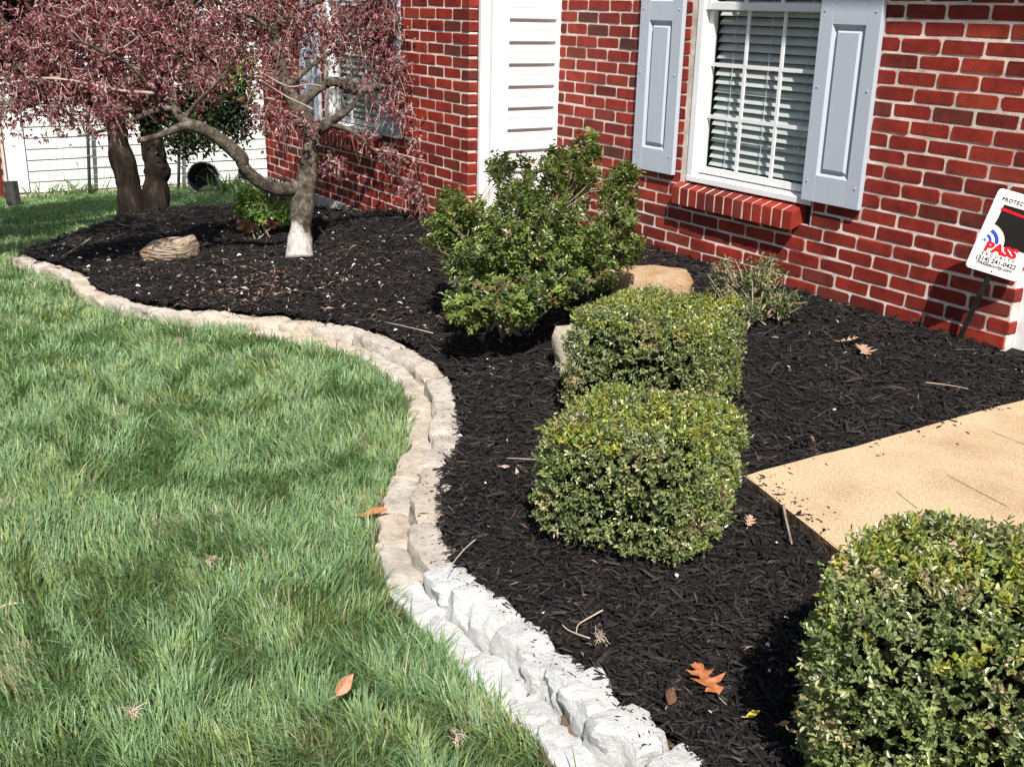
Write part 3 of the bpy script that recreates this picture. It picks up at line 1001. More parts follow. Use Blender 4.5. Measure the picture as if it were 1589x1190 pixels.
TOPL = offset_line(EDGE_S, 0.046)
BOTL = offset_line(EDGE_S, 0.140)
cumT = np.r_[0, np.cumsum(np.linalg.norm(np.diff(TOPL, axis=0), axis=1))]
cumB = np.r_[0, np.cumsum(np.linalg.norm(np.diff(BOTL, axis=0), axis=1))]
sT = np.interp(5.2, -TOPL[:, 0], cumT)
lay_row(TOPL, 0.0, cumT[-1] - 0.2, lambda p, r: r.uniform(0.10, 0.16) if p[0] > -2.3 else (r.uniform(0.22, 0.42) if p[0] > -5 else r.uniform(0.2, 0.36)), 0.100, 0.12, lambda c: float(zl(c[0])) + (0.100 if c[0] > -2.4 else (0.088 if c[0] > -5 else 0.074)), st_mat, 3, True)
sB = np.interp(5.15, -BOTL[:, 0], cumB)
lay_row(BOTL, 0.0, sB, lambda p, r: r.uniform(0.12, 0.22) if p[0] > -2.3 else r.uniform(0.18, 0.34), 0.098, 0.08, lambda c: float(zl(c[0])) + (0.026 if c[0] > -1.9 else 0.038), st_mat, 5, True)

# ------------------------------------------------------------------ loose rocks in the bed
def rock(center, L, Wd, H, rotz, tilt, mat, seed, label, cuts=4):
    me = stone_mesh(L, Wd, H, seed, 0.55, cuts)
    me.materials.append(mat)
    o = bpy.data.objects.new('rock', me)
    place(o, None, center)
    o.rotation_euler = (tilt[0], tilt[1], rotz)
    tag(o, label, 'rock')
    return o


rock((-7.10, 2.03, -1.57), 0.33, 0.22, 0.17, 0.75, (0.25, -0.25, 0), M['rock_brown'], 11, 'weathered brown rock lying on the mulch left of the maple trunk')
rock((-4.02, 3.50, -1.29), 0.38, 0.25, 0.16, 0.9, (0.03, 0.02, 0), M['rock_orange'], 12, 'flat topped orange tan rock between the big shrub and sparse shrub', 0)
rock((-3.42, 2.66, -1.34), 0.28, 0.12, 0.22, 1.4, (0.0, 0.1, 0), M['stone_tan'], 13, 'pale tan rock peeping out left of the clipped boxwood by the house')

# ------------------------------------------------------------------ leaves
def leaf_mesh(name, P, A, Nn, L, Wd, tint, shape='oval', fold=0.25, curl=0.15, loc=(0, 0, 0)):
    """P base points, A axis, Nn rough normal, L length, Wd width -> folded leaves"""
    A = unit(A)
    B = unit(np.cross(A, Nn))
    C = np.cross(B, A)
    L = np.broadcast_to(np.asarray(L, float), (len(P),))[:, None]
    Wd = np.broadcast_to(np.asarray(Wd, float), (len(P),))[:, None]
    P = P - V(*loc)
    if shape == 'oval':
        pts = [P, P + A * L * 0.30 + B * Wd * 0.47 + C * Wd * fold, P + A * L * 0.75 + B * Wd * 0.36 + C * Wd * fold * 0.7 - C * L * curl * 0.3, P + A * L - C * L * curl,
               P + A * L * 0.75 - B * Wd * 0.36 + C * Wd * fold * 0.7 - C * L * curl * 0.3, P + A * L * 0.30 - B * Wd * 0.47 + C * Wd * fold]
        f = [(0, 1, 2, 3), (0, 3, 4, 5)]
    else:      # slim lobe
        pts = [P, P + A * L * 0.45 + B * Wd * 0.5, P + A * L - C * L * curl, P + A * L * 0.45 - B * Wd * 0.5 + C * Wd * fold]
        f = [(0, 1, 2, 3)]
    k = len(pts)
    vs = np.stack(pts, 1).reshape(-1, 3)
    base = (np.arange(len(P)) * k)[:, None]
    fl = np.concatenate([base + np.array(q_)[None] for q_ in f], 1).ravel()
    return np_mesh(name, vs, fl, np.full(len(P) * len(f), 4), np.repeat(tint, k, 0))


def tints(n, cols, wts, jit=0.18, r=rng):
    cols = np.array(cols)
    i = r.choice(len(cols), n, p=np.array(wts) / np.sum(wts))
    return np.clip(cols[i] * (1 + jit * r.normal(size=(n, 1))), 0.002, 1)


def box_shape(dirs, half, e, seed, lump=0.06):
    """distance to the clipped hedge's surface along dirs"""
    q_ = (np.abs(dirs / half) ** e).sum(1) ** (-1 / e)
    p = dirs * q_[:, None]
    return q_ * (1 + lump * (noise3(p + seed * 7.7, 5) - 0.5) * 2 + lump * 0.6 * (noise3(p + seed * 3.3, 13) - 0.5) * 2)


def hedge(name, base, half, rotz, e, n, label, seed, leaf=(0.0132, 0.0070), cols=None):
    """clipped boxwood: short leafy shoots all over a box form, round a twiggy core"""
    t = thing(name, base, label, 'hedge', None)
    r = np.random.default_rng(seed)
    half = V(*half)
    zc = half[2] * 0.86                     # the form runs down into the mulch
    ctr = V(*base) + V(0, 0, zc)
    R = np.array([[math.cos(rotz), -math.sin(rotz), 0], [math.sin(rotz), math.cos(rotz), 0], [0, 0, 1]])
    k = 8
    m_ = n // k
    areas = np.array([half[1] * half[2]] * 2 + [half[0] * half[2]] * 2 + [half[0] * half[1]] * 2)
    fi = r.choice(6, m_, p=areas / areas.sum())
    uv = r.uniform(-1, 1, (m_, 3))
    uv[np.arange(m_), fi // 2] = np.where(fi % 2 == 0, 1, -1)
    d = unit(uv * half)
    dist = box_shape(d, half, e, seed)
    depth = r.random(m_) ** 1.5 * 0.05 - 0.020 * r.random(m_) * (r.random(m_) < 0.22)
    p = d * (dist - depth)[:, None]
    hole = noise3(p + seed * 1.7, 20) * 0.65 + 0.55 * noise3(p + 3, 46)
    keepm = ((hole > 0.48) | (r.random(m_) < 0.22)) & (p[:, 2] > -zc + 0.025)
    p = p[keepm]
    m_ = len(p)
    g = unit(np.sign(p) * np.abs(p / half) ** (e - 1) / half)
    ax = unit(g * 0.75 + V(0, 0, 0.45) + r.normal(size=(m_, 3)) * 0.38)
    o1 = unit(np.cross(ax, r.normal(size=(m_, 3)))); o2 = np.cross(ax, o1)
    tk = tints(m_, cols or [(0.140, 0.172, 0.064), (0.19, 0.224, 0.090), (0.090, 0.115, 0.040), (0.24, 0.27, 0.085), (0.34, 0.335, 0.20)], [4, 4, 1.8, 1.5, 1.0], 0.18, r)
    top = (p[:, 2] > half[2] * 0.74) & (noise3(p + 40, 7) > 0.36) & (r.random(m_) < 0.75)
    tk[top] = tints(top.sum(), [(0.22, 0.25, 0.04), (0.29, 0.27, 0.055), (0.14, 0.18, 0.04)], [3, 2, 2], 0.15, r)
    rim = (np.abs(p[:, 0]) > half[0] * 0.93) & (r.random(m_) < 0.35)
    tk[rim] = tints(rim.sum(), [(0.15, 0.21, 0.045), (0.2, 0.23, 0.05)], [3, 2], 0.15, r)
    dry = (noise3(p + 77, 9) > 0.76) & (r.random(m_) < 0.45)
    tk[dry] = tints(dry.sum(), [(0.33, 0.27, 0.15), (0.24, 0.22, 0.10)], [1, 1], 0.2, r)
    P_, A_, N_, T_ = [], [], [], []
    for j in range(k):
        ang = j * 1.571 + (j // 2) * 0.7 + r.normal(size=m_) * 0.35
        rad = np.cos(ang)[:, None] * o1 + np.sin(ang)[:, None] * o2
        f_ = (j // 2) / (k / 2 - 1)
        P_.append(p + ax * (f_ * 0.022 - 0.012) + r.normal(size=(m_, 3)) * 0.0015)
        A_.append(unit(rad * (1.0 - 0.35 * f_) + ax * (0.25 + 0.75 * f_) + r.normal(size=(m_, 3)) * 0.25))
        N_.append(unit(ax - rad * 0.3 + r.normal(size=(m_, 3)) * 0.25))
        T_.append(tk * (1 + 0.16 * r.normal(size=(m_, 1))))
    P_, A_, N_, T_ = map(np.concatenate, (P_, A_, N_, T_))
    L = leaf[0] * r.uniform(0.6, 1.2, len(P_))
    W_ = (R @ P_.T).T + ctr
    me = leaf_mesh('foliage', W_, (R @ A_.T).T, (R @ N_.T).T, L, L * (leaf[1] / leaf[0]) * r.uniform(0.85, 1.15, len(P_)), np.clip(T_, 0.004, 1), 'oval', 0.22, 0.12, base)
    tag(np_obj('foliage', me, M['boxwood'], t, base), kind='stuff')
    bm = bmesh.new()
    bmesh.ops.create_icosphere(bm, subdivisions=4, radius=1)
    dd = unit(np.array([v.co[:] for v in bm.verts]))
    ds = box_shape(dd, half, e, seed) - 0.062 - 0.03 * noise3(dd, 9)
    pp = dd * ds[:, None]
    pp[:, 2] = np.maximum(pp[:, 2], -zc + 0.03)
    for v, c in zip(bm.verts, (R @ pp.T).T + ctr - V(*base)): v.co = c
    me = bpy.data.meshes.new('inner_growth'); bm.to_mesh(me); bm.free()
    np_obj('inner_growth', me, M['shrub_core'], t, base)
    sb = MB()
    for j in range(11):
        a = r.uniform(0, 2 * math.pi); b_ = V(math.cos(a) * half[0] * 0.5, math.sin(a) * half[1] * 0.5, 0)
        e_ = V(math.cos(a) * half[0] * 0.8, math.sin(a) * half[1] * 0.8, half[2] * 0.4)
        sb.tube([V(*base) + b_ - V(0, 0, 0.03), V(*base) + (b_ + e_) / 2 * V(1, 1, 0.8), V(*base) + e_], [0.010, 0.008, 0.005], 5)
    sb.build('stems', M['stem'], t)
    return t


hedge('boxwood_hedge', (-2.88, 2.55, float(zb(-2.88, 2.55))), (0.255, 0.285, 0.205), 0.45, 6.0, 56000, 'clipped boxwood cube nearest the house and the orange tan rock', 1)
hedge('boxwood_hedge', (-2.15, 1.875, float(zb(-2.15, 1.875))), (0.235, 0.25, 0.182), 0.5, 5.0, 56000, 'middle clipped boxwood in front of the walkway corner', 2)
hedge('boxwood_hedge', (-0.985, 1.745, float(zb(-0.985, 1.745))), (0.285, 0.30, 0.245), 0.4, 4.4, 66000, 'closest boxwood, rounder and largest, beside the near walkway edge', 3, (0.0148, 0.0080))


# ------------------------------------------------------------------ loose shrubs built of leafy shoots
def shoots_from_blobs(blobs, base, r, per, spread):
    """ends of twigs inside the blobs: (centre, radii, count)"""
    pts = []
    for c, rad, cnt in blobs:
        d = unit(r.normal(size=(cnt, 3))) * (r.random((cnt, 1)) ** 0.4)
        pts.append(c + d * rad)
    return np.vstack(pts)


def loose_shrub(name, label, cat, base, blobs, leaves_per, leaf, mat, cols, wts, seed, stem_n=14, shoot=0.10, stem_mat=None, stem_r=0.009, up=0.5, twig_frac=0.5):
    t = thing(name, base, label, cat)
    r = np.random.default_rng(seed)
    ends = shoots_from_blobs(blobs, base, r, leaves_per, 0.1)
    base = V(*base)
    out = unit(ends - (base + V(0, 0, 0.15)))
    ax = unit(out * 0.6 + V(0, 0, up) + r.normal(size=out.shape) * 0.35)
    n = len(ends)
    s = r.random((n, leaves_per)) ** 0.8
    pos = ends[:, None] + ax[:, None] * (s[..., None] - 0.5) * shoot + r.normal(size=(n, leaves_per, 3)) * 0.006
    pos = pos.reshape(-1, 3)
    axr = np.repeat(ax, leaves_per, 0)
    side = unit(np.cross(axr, r.normal(size=axr.shape)))
    A = unit(axr * 0.5 + side * 0.9)
    Nn = unit(axr + V(0, 0, 0.5) + 0.4 * r.normal(size=axr.shape))
    L = leaf[0] * r.uniform(0.6, 1.2, len(pos))
    tn = np.repeat(tints(n, cols, wts, 0.15, r), leaves_per, 0) * (1 + 0.18 * r.normal(size=(len(pos), 1)))
    tag(np_obj('foliage', leaf_mesh('foliage', pos, A, Nn, L, L * leaf[1] / leaf[0], np.clip(tn, 0.003, 1), 'oval', 0.2, 0.15, base), mat, t, base), kind='stuff')
    sb = MB()
    idx_ = r.choice(n, int(n * twig_frac), replace=False)
    hubs = ends[r.choice(n, stem_n, replace=False)]
    for h in hubs:
        mid = (base + h) / 2 + r.normal(size=3) * 0.03
        b0 = base + V(r.normal() * 0.05, r.normal() * 0.05, -0.03)
        sb.tube([b0, mid * 0.6 + b0 * 0.4, mid, h], [stem_r, stem_r * 0.85, stem_r * 0.7, stem_r * 0.35], 5)
    for i in idx_:
        e_ = ends[i] + ax[i] * shoot * 0.5
        h = hubs[np.argmin(((hubs - ends[i]) ** 2).sum(1))]
        q0 = base * 0.25 + h * 0.75
        sb.tube([q0 + (ends[i] - q0) * 0.25, ends[i] - ax[i] * shoot * 0.5, e_], [0.0032, 0.0024, 0.0012], 3, False)
    sb.build('stems', stem_mat or M['stem'], t)
    return t


def B(x, y, d, rx, ry, cnt, rz=None):
    """leaf cloud seen round photo pixel x, y at distance d, radii in photo pixels"""
    k = d / F_PX
    rz = rz if rz is not None else (rx + ry) / 2
    c = px(x, y, d)
    return c, V(1, 1, 1) * 0 + np.array([max(rx, rz) * k * 0.9, max(rx, rz) * k * 0.9, ry * k]), cnt


big = [B(815, 300, 5.15, 55, 50, 95), B(880, 290, 5.15, 50, 50, 95), B(908, 240, 5.2, 22, 28, 36), B(862, 250, 5.2, 16, 20, 22), B(960, 305, 5.1, 38, 42, 70), B(968, 275, 5.1, 16, 18, 18),
       B(725, 355, 5.0, 55, 52, 100), B(685, 370, 5.0, 30, 30, 36), B(700, 320, 5.1, 26, 24, 26), B(775, 265, 5.2, 22, 20, 24), B(745, 420, 4.75, 55, 55, 110), B(820, 370, 4.8, 75, 65, 170), B(730, 475, 4.6, 42, 34, 65), B(800, 470, 4.6, 55, 34, 85),
       B(880, 380, 4.85, 70, 62, 150), B(950, 370, 5.0, 50, 48, 85), B(975, 395, 5.1, 24, 26, 26), B(855, 440, 4.7, 55, 42, 90), B(920, 425, 4.85, 40, 30, 45)]
sb_ = V(-4.05, 2.72, float(zb(-4.05, 2.72)))
loose_shrub('evergreen_shrub', 'large loose unclipped evergreen shrub in front of the white siding corner', 'shrub', sb_, big, 26, (0.024, 0.0125), M['shrub_leaf'],
            [(0.09, 0.122, 0.032), (0.135, 0.175, 0.044), (0.18, 0.22, 0.055), (0.05, 0.068, 0.024), (0.18, 0.14, 0.06)], [4, 4, 2.5, 2, 0.9], 21, 24, 0.085, None, 0.010, 0.45, 0.35)
spb = V(-3.42, 3.62, float(zb(-3.42, 3.62)))
sparse = [B(1165, 445, 4.98, 52, 32, 80), B(1120, 440, 5.0, 28, 34, 26), B(1210, 475, 4.9, 32, 22, 40), B(1150, 485, 4.85, 34, 18, 40), B(1190, 425, 5.0, 30, 20, 24)]
loose_shrub('sparse_shrub', 'small half bare shrub with pale twigs by the brick wall', 'shrub', spb, sparse, 12, (0.024, 0.010), M['shrub_leaf'],
            [(0.09, 0.12, 0.035), (0.055, 0.08, 0.025), (0.2, 0.19, 0.09), (0.26, 0.2, 0.13)], [3, 3, 1.5, 1], 22, 34, 0.10, M['twig'], 0.0055, 0.9, 0.8)
gp = px(405, 340, 7.4); gp[2] = float(zb(gp[0], gp[1]))
low = [B(382, 325, 7.45, 18, 16, 40), B(410, 332, 7.4, 26, 12, 50), B(437, 330, 7.4, 16, 14, 36), B(392, 310, 7.5, 24, 14, 30)]
loose_shrub('low_green_plant', 'low bright green leafy plant behind the maple trunk', 'plant', gp, low, 14, (0.035, 0.016), M['shrub_leaf'],
            [(0.09, 0.16, 0.03), (0.14, 0.21, 0.04), (0.06, 0.11, 0.025)], [3, 2, 2], 23, 10, 0.09, None, 0.005, 0.6, 0.3)

# ------------------------------------------------------------------ the weeping maple
mb_base = px(465, 398, 6.78)
mb_base[2] = float(zb(mb_base[0], mb_base[1]))
maple = thing('maple_tree', mb_base, 'red leaved weeping maple with mottled trunk whitewashed at its foot', 'tree')


def limb(path, n=8, jig=0.0):
    pts = [px(x, y, d) for x, y, d, r_ in path]
    rad = [r_ for *_, r_ in path]
    P_ = smooth_line(pts, 4)
    R_ = np.interp(np.linspace(0, len(rad) - 1, len(P_)), np.arange(len(rad)), rad)
    R_ = R_ * (1 + 0.16 * (noise3(P_, 14) - 0.5) * 2)
    return P_, R_


tp, tr_ = limb([(465, 402, 6.76, .082), (465, 385, 6.77, .074), (467, 350, 6.78, .069), (470, 315, 6.8, .070), (475, 285, 6.8, .066), (480, 250, 6.8, .057), (484, 215, 6.8, .052), (480, 198, 6.8, .052), (466, 172, 6.82, .046), (449, 145, 6.85, .042), (438, 115, 6.87, .04), (430, 80, 6.9, .036), (428, 40, 6.9, .032), (436, 0, 6.9, .028), (450, -60, 6.9, .02), (455, -130, 6.9, .012)])
MB().tube(tp, tr_, 14).build('trunk', M['bark'], maple, smooth=True)
limbs = [
    [(472, 290, 6.8, .05), (455, 292, 6.77, .048), (435, 294, 6.72, .044), (412, 288, 6.66, .041), (393, 275, 6.6, .04), (378, 258, 6.55, .04), (374, 245, 6.52, .042), (358, 230, 6.5, .04), (335, 212, 6.45, .038), (310, 198, 6.4, .034), (288, 195, 6.38, .028), (262, 205, 6.35, .022), (238, 213, 6.3, .019), (214, 219, 6.3, .016)],
    [(392, 274, 6.6, .036), (380, 270, 6.6, .034), (371, 269, 6.6, .03)],
    [(300, 196, 6.4, .03), (278, 180, 6.42, .026), (268, 155, 6.45, .026), (264, 122, 6.5, .024), (268, 95, 6.55, .021), (280, 60, 6.6, .018), (292, 15, 6.6, .015), (300, -40, 6.6, .01)],
    [(272, 168, 6.43, .022), (245, 170, 6.4, .019), (222, 180, 6.35, .016), (200, 188, 6.3, .013), (172, 200, 6.25, .01), (120, 212, 6.2, .006)],
    [(285, 186, 6.41, .016), (305, 160, 6.35, .012), (330, 135, 6.3, .009), (352, 110, 6.3, .006)],
    [(250, 170, 6.4, .014), (235, 140, 6.3, .012), (205, 105, 6.2, .010), (160, 80, 6.1, .008), (110, 60, 6.0, .005)],
    [(240, 145, 6.3, .011), (180, 140, 6.2, .009), (110, 125, 6.1, .007), (40, 120, 6.0, .004)],
    [(482, 204, 6.8, .04), (502, 196, 6.78, .036), (522, 184, 6.75, .03), (538, 172, 6.72, .022), (552, 158, 6.7, .014), (560, 140, 6.68, .008)],
    [(538, 172, 6.72, .016), (533, 160, 6.7, .010), (528, 140, 6.68, .006)],
    [(462, 168, 6.82, .032), (490, 140, 6.9, .03), (521, 127, 6.95, .03), (548, 141, 7.0, .027), (580, 136, 7.02, .024), (608, 130, 7.05, .018), (632, 95, 7.05, .012), (655, 80, 7.05, .009), (680, 74, 7.05, .007), (692, 60, 7.05, .004)],
    [(510, 192, 6.77, .02), (548, 205, 6.75, .014), (580, 232, 6.8, .011), (610, 265, 6.85, .009), (640, 295, 6.9, .006), (668, 330, 6.92, .003)],
    [(580, 232, 6.8, .008), (620, 240, 6.85, .006), (660, 250, 6.9, .004)],
    [(476, 200, 6.8, .02), (460, 194, 6.7, .018), (446, 201, 6.65, .012)],
    [(500, 134, 6.5, .005), (478, 131, 6.5, .0048), (450, 135, 6.48, .0045), (425, 124, 6.45, .004), (402, 110, 6.4, .003)],
    [(486, 170, 6.5, .005), (470, 162, 6.5, .0048), (448, 152, 6.48, .0045), (425, 138, 6.45, .004), (404, 124, 6.4, .0025)],
    [(432, 60, 6.9, .02), (400, 30, 6.8, .015), (350, 10, 6.7, .012), (300, -20, 6.6, .008)],
    [(430, 40, 6.9, .02), (480, 10, 6.95, .016), (540, -20, 7.0, .012), (600, -50, 7.0, .008)],
    [(445, 135, 6.85, .02), (500, 90, 6.9, .014), (560, 60, 6.95, .010), (620, 40, 7.0, .007), (680, 40, 7.0, .004)],
]
lm = MB()
nodes = [tp[::2]]
for L_ in limbs:
    P_, R_ = limb(L_)
    nodes.append(P_)
    ob = MB().tube(P_, R_, 9 if R_[0] > 0.02 else 6).build('limb', M['bark_limb'] if R_[0] > 0.012 else M['maple_twig'], maple, smooth=True)
nodes = np.vstack(nodes)
r5 = np.random.default_rng(55)
crown = [(40, 70, 6.2, 75, 70, 60), (110, 55, 6.3, 80, 62, 100), (60, 135, 6.2, 80, 46, 80), (150, 130, 6.3, 80, 52, 95), (210, 75, 6.4, 80, 70, 95), (140, 20, 6.4, 110, 50, 75), (250, 30, 6.5, 80, 60, 75), (235, 120, 6.4, 50, 45, 40),
         (310, 60, 6.6, 60, 70, 60), (360, 40, 6.8, 60, 60, 60), (330, 120, 6.5, 45, 40, 26), (395, 25, 6.9, 55, 55, 60), (450, 40, 7.0, 60, 70, 75), (430, 110, 6.9, 55, 45, 36), (510, 50, 6.9, 65, 52, 58), (575, 45, 7.0, 60, 50, 44),
         (640, 65, 7.1, 50, 52, 36), (620, 20, 7.1, 70, 40, 40), (668, 110, 7.1, 30, 40, 20), (555, 120, 6.9, 50, 30, 8), (600, 165, 6.9, 40, 30, 7), (655, 165, 7.0, 30, 30, 8), (420, 175, 6.7, 48, 24, 18), (455, 190, 6.6, 40, 20, 12),
         (600, 240, 6.85, 32, 20, 8), (640, 285, 6.9, 22, 22, 7), (660, 312, 6.95, 16, 18, 6), (655, 225, 6.95, 20, 22, 4), (570, 215, 6.8, 34, 12, 5), (485, 258, 6.9, 16, 12, 5), (520, 245, 6.9, 22, 12, 6), (15, 170, 6.1, 40, 30, 14), (100, 178, 6.2, 60, 18, 20), (170, 175, 6.2, 40, 16, 16),
         (80, -60, 6.5, 140, 60, 60), (300, -60, 6.7, 140, 60, 70), (520, -60, 6.9, 130, 60, 70), (420, -140, 6.9, 150, 70, 50), (200, -130, 6.7, 140, 60, 40), (-80, 60, 6.1, 80, 90, 50), (640, -60, 7.0, 60, 60, 30), (-150, -10, 6.5, 100, 80, 120), (-200, -120, 6.3, 120, 90, 120), (-50, -150, 6.4, 120, 80, 100), (-290, -20, 6.2, 100, 90, 90)]
tips = []
for x, y, d, rx, ry, cnt in crown:
    c, rad, _ = B(x, y, d, rx, ry, cnt)
    q_ = unit(r5.normal(size=(cnt, 3))) * r5.random((cnt, 1)) ** 0.45
    tips.append(c + q_ * V(rad[0], rad[1] * 0.9, rad[2]))
tips = np.vstack(tips)
tips[:, 1] = np.minimum(tips[:, 1], 3.30 + 0.08 * r5.random(len(tips)))
tw = MB()
lp, la, ln, ll, lt = [], [], [], [], []
# each twig springs from the nearest limb or from a twig that is nearer to one
dn = np.sqrt(((tips[:, None] - nodes[None, ::2]) ** 2).sum(-1)).min(1)
tips = tips[np.argsort(dn)]
grown = [*nodes]
ga = np.zeros((len(nodes) + len(tips), 3)); ga[:len(nodes)] = nodes
gn = len(nodes)
for e_ in tips:
    dd_ = ((ga[:gn] - e_) ** 2).sum(1)
    cand_ = np.argpartition(dd_, 3)[:3]
    i = cand_[r5.integers(3)]
    s_ = ga[i].copy()
    ga[gn] = e_; gn += 1
    dl = np.linalg.norm(e_ - s_)
    if dl > 0.5: s_ = e_ + (s_ - e_) * 0.5 / dl
    mid = (s_ + e_) / 2 + V(0, 0, 0.14 * np.linalg.norm(e_ - s_)) + r5.normal(size=3) * (0.01 + 0.10 * np.linalg.norm(e_ - s_))
    # gentle arching twig, then a hanging tail
    tail = e_ + unit(e_ - mid) * 0.06 + V(0, 0, -0.08) + r5.normal(size=3) * 0.035
    pts = [s_, mid, (mid + e_) / 2 + r5.normal(size=3) * 0.02, e_, tail]
    if r5.random() < 0.95:
        tw.tube(pts, [0.0032, 0.0028, 0.0023, 0.0017, 0.0009], 3, False)
    k = r5.integers(7, 17)
    t_ = r5.random(k) ** 0.7
    seg = np.minimum((t_ * 3).astype(int), 2)
    fr = t_ * 3 - seg
    pa = np.array(pts[1:])
    pos = pa[seg] * (1 - fr[:, None]) + pa[seg + 1] * fr[:, None] + r5.normal(size=(k, 3)) * 0.030
    hue = r5.random()
    a0 = unit(r5.normal(size=(k, 3)) * 0.75 + V(0, 0, -0.45))
    n0 = unit(r5.normal(size=(k, 3)) + V(0.4, -0.4, 0.9))
    b0 = unit(np.cross(a0, n0))
    for j in range(3):
        lp.append(pos)
        la.append(unit(a0 + b0 * (j - 1) * 0.75))
        ln.append(n0)
        ll.append((0.032 if j == 1 else 0.025) * r5.uniform(0.7, 1.4, k))
        basec = V(0.15, 0.045, 0.058) if hue < 0.5 else (V(0.20, 0.072, 0.082) if hue < 0.8 else V(0.16, 0.095, 0.075))
        c_ = np.clip(basec[None] * (1 + 0.35 * r5.normal(size=(k, 1))), 0.008, 1)
        pal = r5.random(k) < 0.20
        c_[pal] = V(0.46, 0.29, 0.28) * (1 + 0.2 * r5.normal(size=(pal.sum(), 1)))
        lt.append(c_)
lp, la, ln, ll, lt = map(np.concatenate, (lp, la, ln, ll, lt))
tag(np_obj('crown', leaf_mesh('crown', lp, la, ln, ll, ll * 0.30, lt, 'slim', 0.3, 0.2, mb_base), M['maple_leaf'], maple, mb_base), kind='stuff')
tag(tw.build('twigs', M['maple_twig'], maple), kind='stuff')

# ------------------------------------------------------------------ dark evergreen with two trunks
eb = V(-9.72, 2.66, -1.80)
ev = thing('evergreen_tree', eb, 'dark evergreen with two thick trunks at the back of the bed', 'tree')
for path in ([(207, 340, 9.75, .13), (204, 318, 9.75, .112), (200, 290, 9.76, .107), (194, 262, 9.76, .11), (186, 235, 9.76, .098), (182, 205, 9.76, .09), (180, 160, 9.78, .10), (176, 90, 9.8, .085), (170, 0, 9.8, .07), (165, -120, 9.8, .05)],
             [(243, 338, 9.72, .135), (242, 315, 9.72, .115), (242, 285, 9.74, .115), (244, 265, 9.74, .112), (238, 235, 9.76, .10), (234, 200, 9.78, .095), (232, 160, 9.8, .10), (240, 100, 9.8, .085), (255, 20, 9.8, .07), (262, -120, 9.8, .05)]):
    P_, R_ = limb(path)
    MB().tube(P_, R_, 12).build('trunk', M['bark_dark'], ev, smooth=True)
r6 = np.random.default_rng(66)
eb_blobs = [(330, 150, 9.6, 55, 50, 110), (362, 185, 9.5, 34, 38, 50), (300, 195, 9.6, 40, 32, 50), (345, 100, 9.7, 45, 45, 70), (225, 165, 9.6, 44, 44, 60), (300, 90, 9.8, 60, 60, 70), (225, 60, 9.9, 80, 70, 80), (30, 40, 9.9, 44, 44, 60), (110, 30, 9.9, 70, 60, 80), (375, 110, 9.6, 22, 30, 26), (365, 150, 9.4, 20, 22, 24),
            (200, -60, 9.8, 130, 70, 110), (60, -50, 9.9, 120, 60, 90), (320, -40, 9.8, 90, 70, 80), (200, -160, 9.8, 150, 80, 120), (-40, -50, 8.9, 120, 70, 150), (-60, -25, 9.0, 110, 55, 280), (-115, -20, 8.2, 100, 60, 280), (-180, -20, 7.3, 110, 70, 280), (40, -130, 8.9, 150, 80, 120), (-170, -60, 8.6, 120, 80, 110), (310, 215, 9.5, 30, 18, 20), (275, 225, 9.6, 24, 16, 14)]
ends = []
for x, y, d, rx, ry, cnt in eb_blobs:
    c, rad, _ = B(x, y, d, rx, ry, cnt)
    ends.append(c + unit(r6.normal(size=(cnt, 3))) * r6.random((cnt, 1)) ** 0.45 * rad)
ends = np.vstack(ends)
k = 16
pos = (ends[:, None] + r6.normal(size=(len(ends), k, 3)) * 0.06).reshape(-1, 3)
tn = np.repeat(tints(len(ends), [(0.016, 0.025, 0.010), (0.03, 0.045, 0.014), (0.012, 0.016, 0.008)], [3, 2, 2], 0.2, r6), k, 0)
yel = np.repeat((ends @ RT / (ends @ FW) * F_PX + CX > 335) & (ends[:, 2] > px(350, 150, 9.5)[2]), k) & (r6.random(len(pos)) < 0.6)
tn[yel] = tints(yel.sum(), [(0.16, 0.2, 0.03), (0.09, 0.12, 0.025)], [1, 1], 0.2, r6)
tag(np_obj('crown', leaf_mesh('crown', pos, r6.normal(size=pos.shape), unit(r6.normal(size=pos.shape) + V(0.2, -0.2, 0.6)), 0.05 * r6.uniform(0.7, 1.3, len(pos)), 0.024, tn, 'oval', 0.2, 0.15, eb), M['dark_leaf'], ev, eb), kind='stuff')
bb = MB()
tk_top = [px(184, 180, 9.77), px(234, 180, 9.79), px(176, 60, 9.8), px(250, 60, 9.8)]
for e_ in ends[::9]:
    s_ = tk_top[int(np.argmin([np.linalg.norm(e_ - q_) for q_ in tk_top]))]
    bb.tube([s_, (s_ + e_) / 2 + V(0, 0, 0.05), e_], [0.02, 0.012, 0.004], 4, False)
bb.build('branches', M['bark_dark'], ev)

# ------------------------------------------------------------------ wire fence, pot, strap-leaved plants by the house next door
fence = thing('wire_fence', (-13.75, 3.6, -2.28), 'thin wire fence on dark metal posts by the white house', 'fence')
posts = []
for (x0_, y0_, x1_, y1_) in ((138, 292, 131, 190), (276, 292, 275, 205)):
    b_ = on_lawn(x0_, y0_)
    b_ = b_ * (-13.75 / b_[0])
    top_ = px(x1_, y1_, b_ @ FW)
    top_ = b_ + V((top_ - b_)[0] * 0.3, (top_ - b_)[1], (top_ - b_)[2]); top_[2] = max(top_[2], b_[2] + 0.85)
    posts.append((b_, top_))
    MB().tube([b_ - V(0, 0, 0.1), top_], 0.022, 6).build('post', M['fence_metal'], fence)
(b0_, t0_), (b1_, t1_) = posts
for k in range(8):
    f_ = 0.06 + 0.12 * k
    p0, p1 = b0_ + (t0_ - b0_) * f_, b1_ + (t1_ - b1_) * f_
    MB().tube([p0 + (p0 - p1) * 0.5, p0, p1, p1 + (p1 - p0) * 1.6], 0.0018, 3, False).build('wire', M['wire'], fence)
wv = MB()
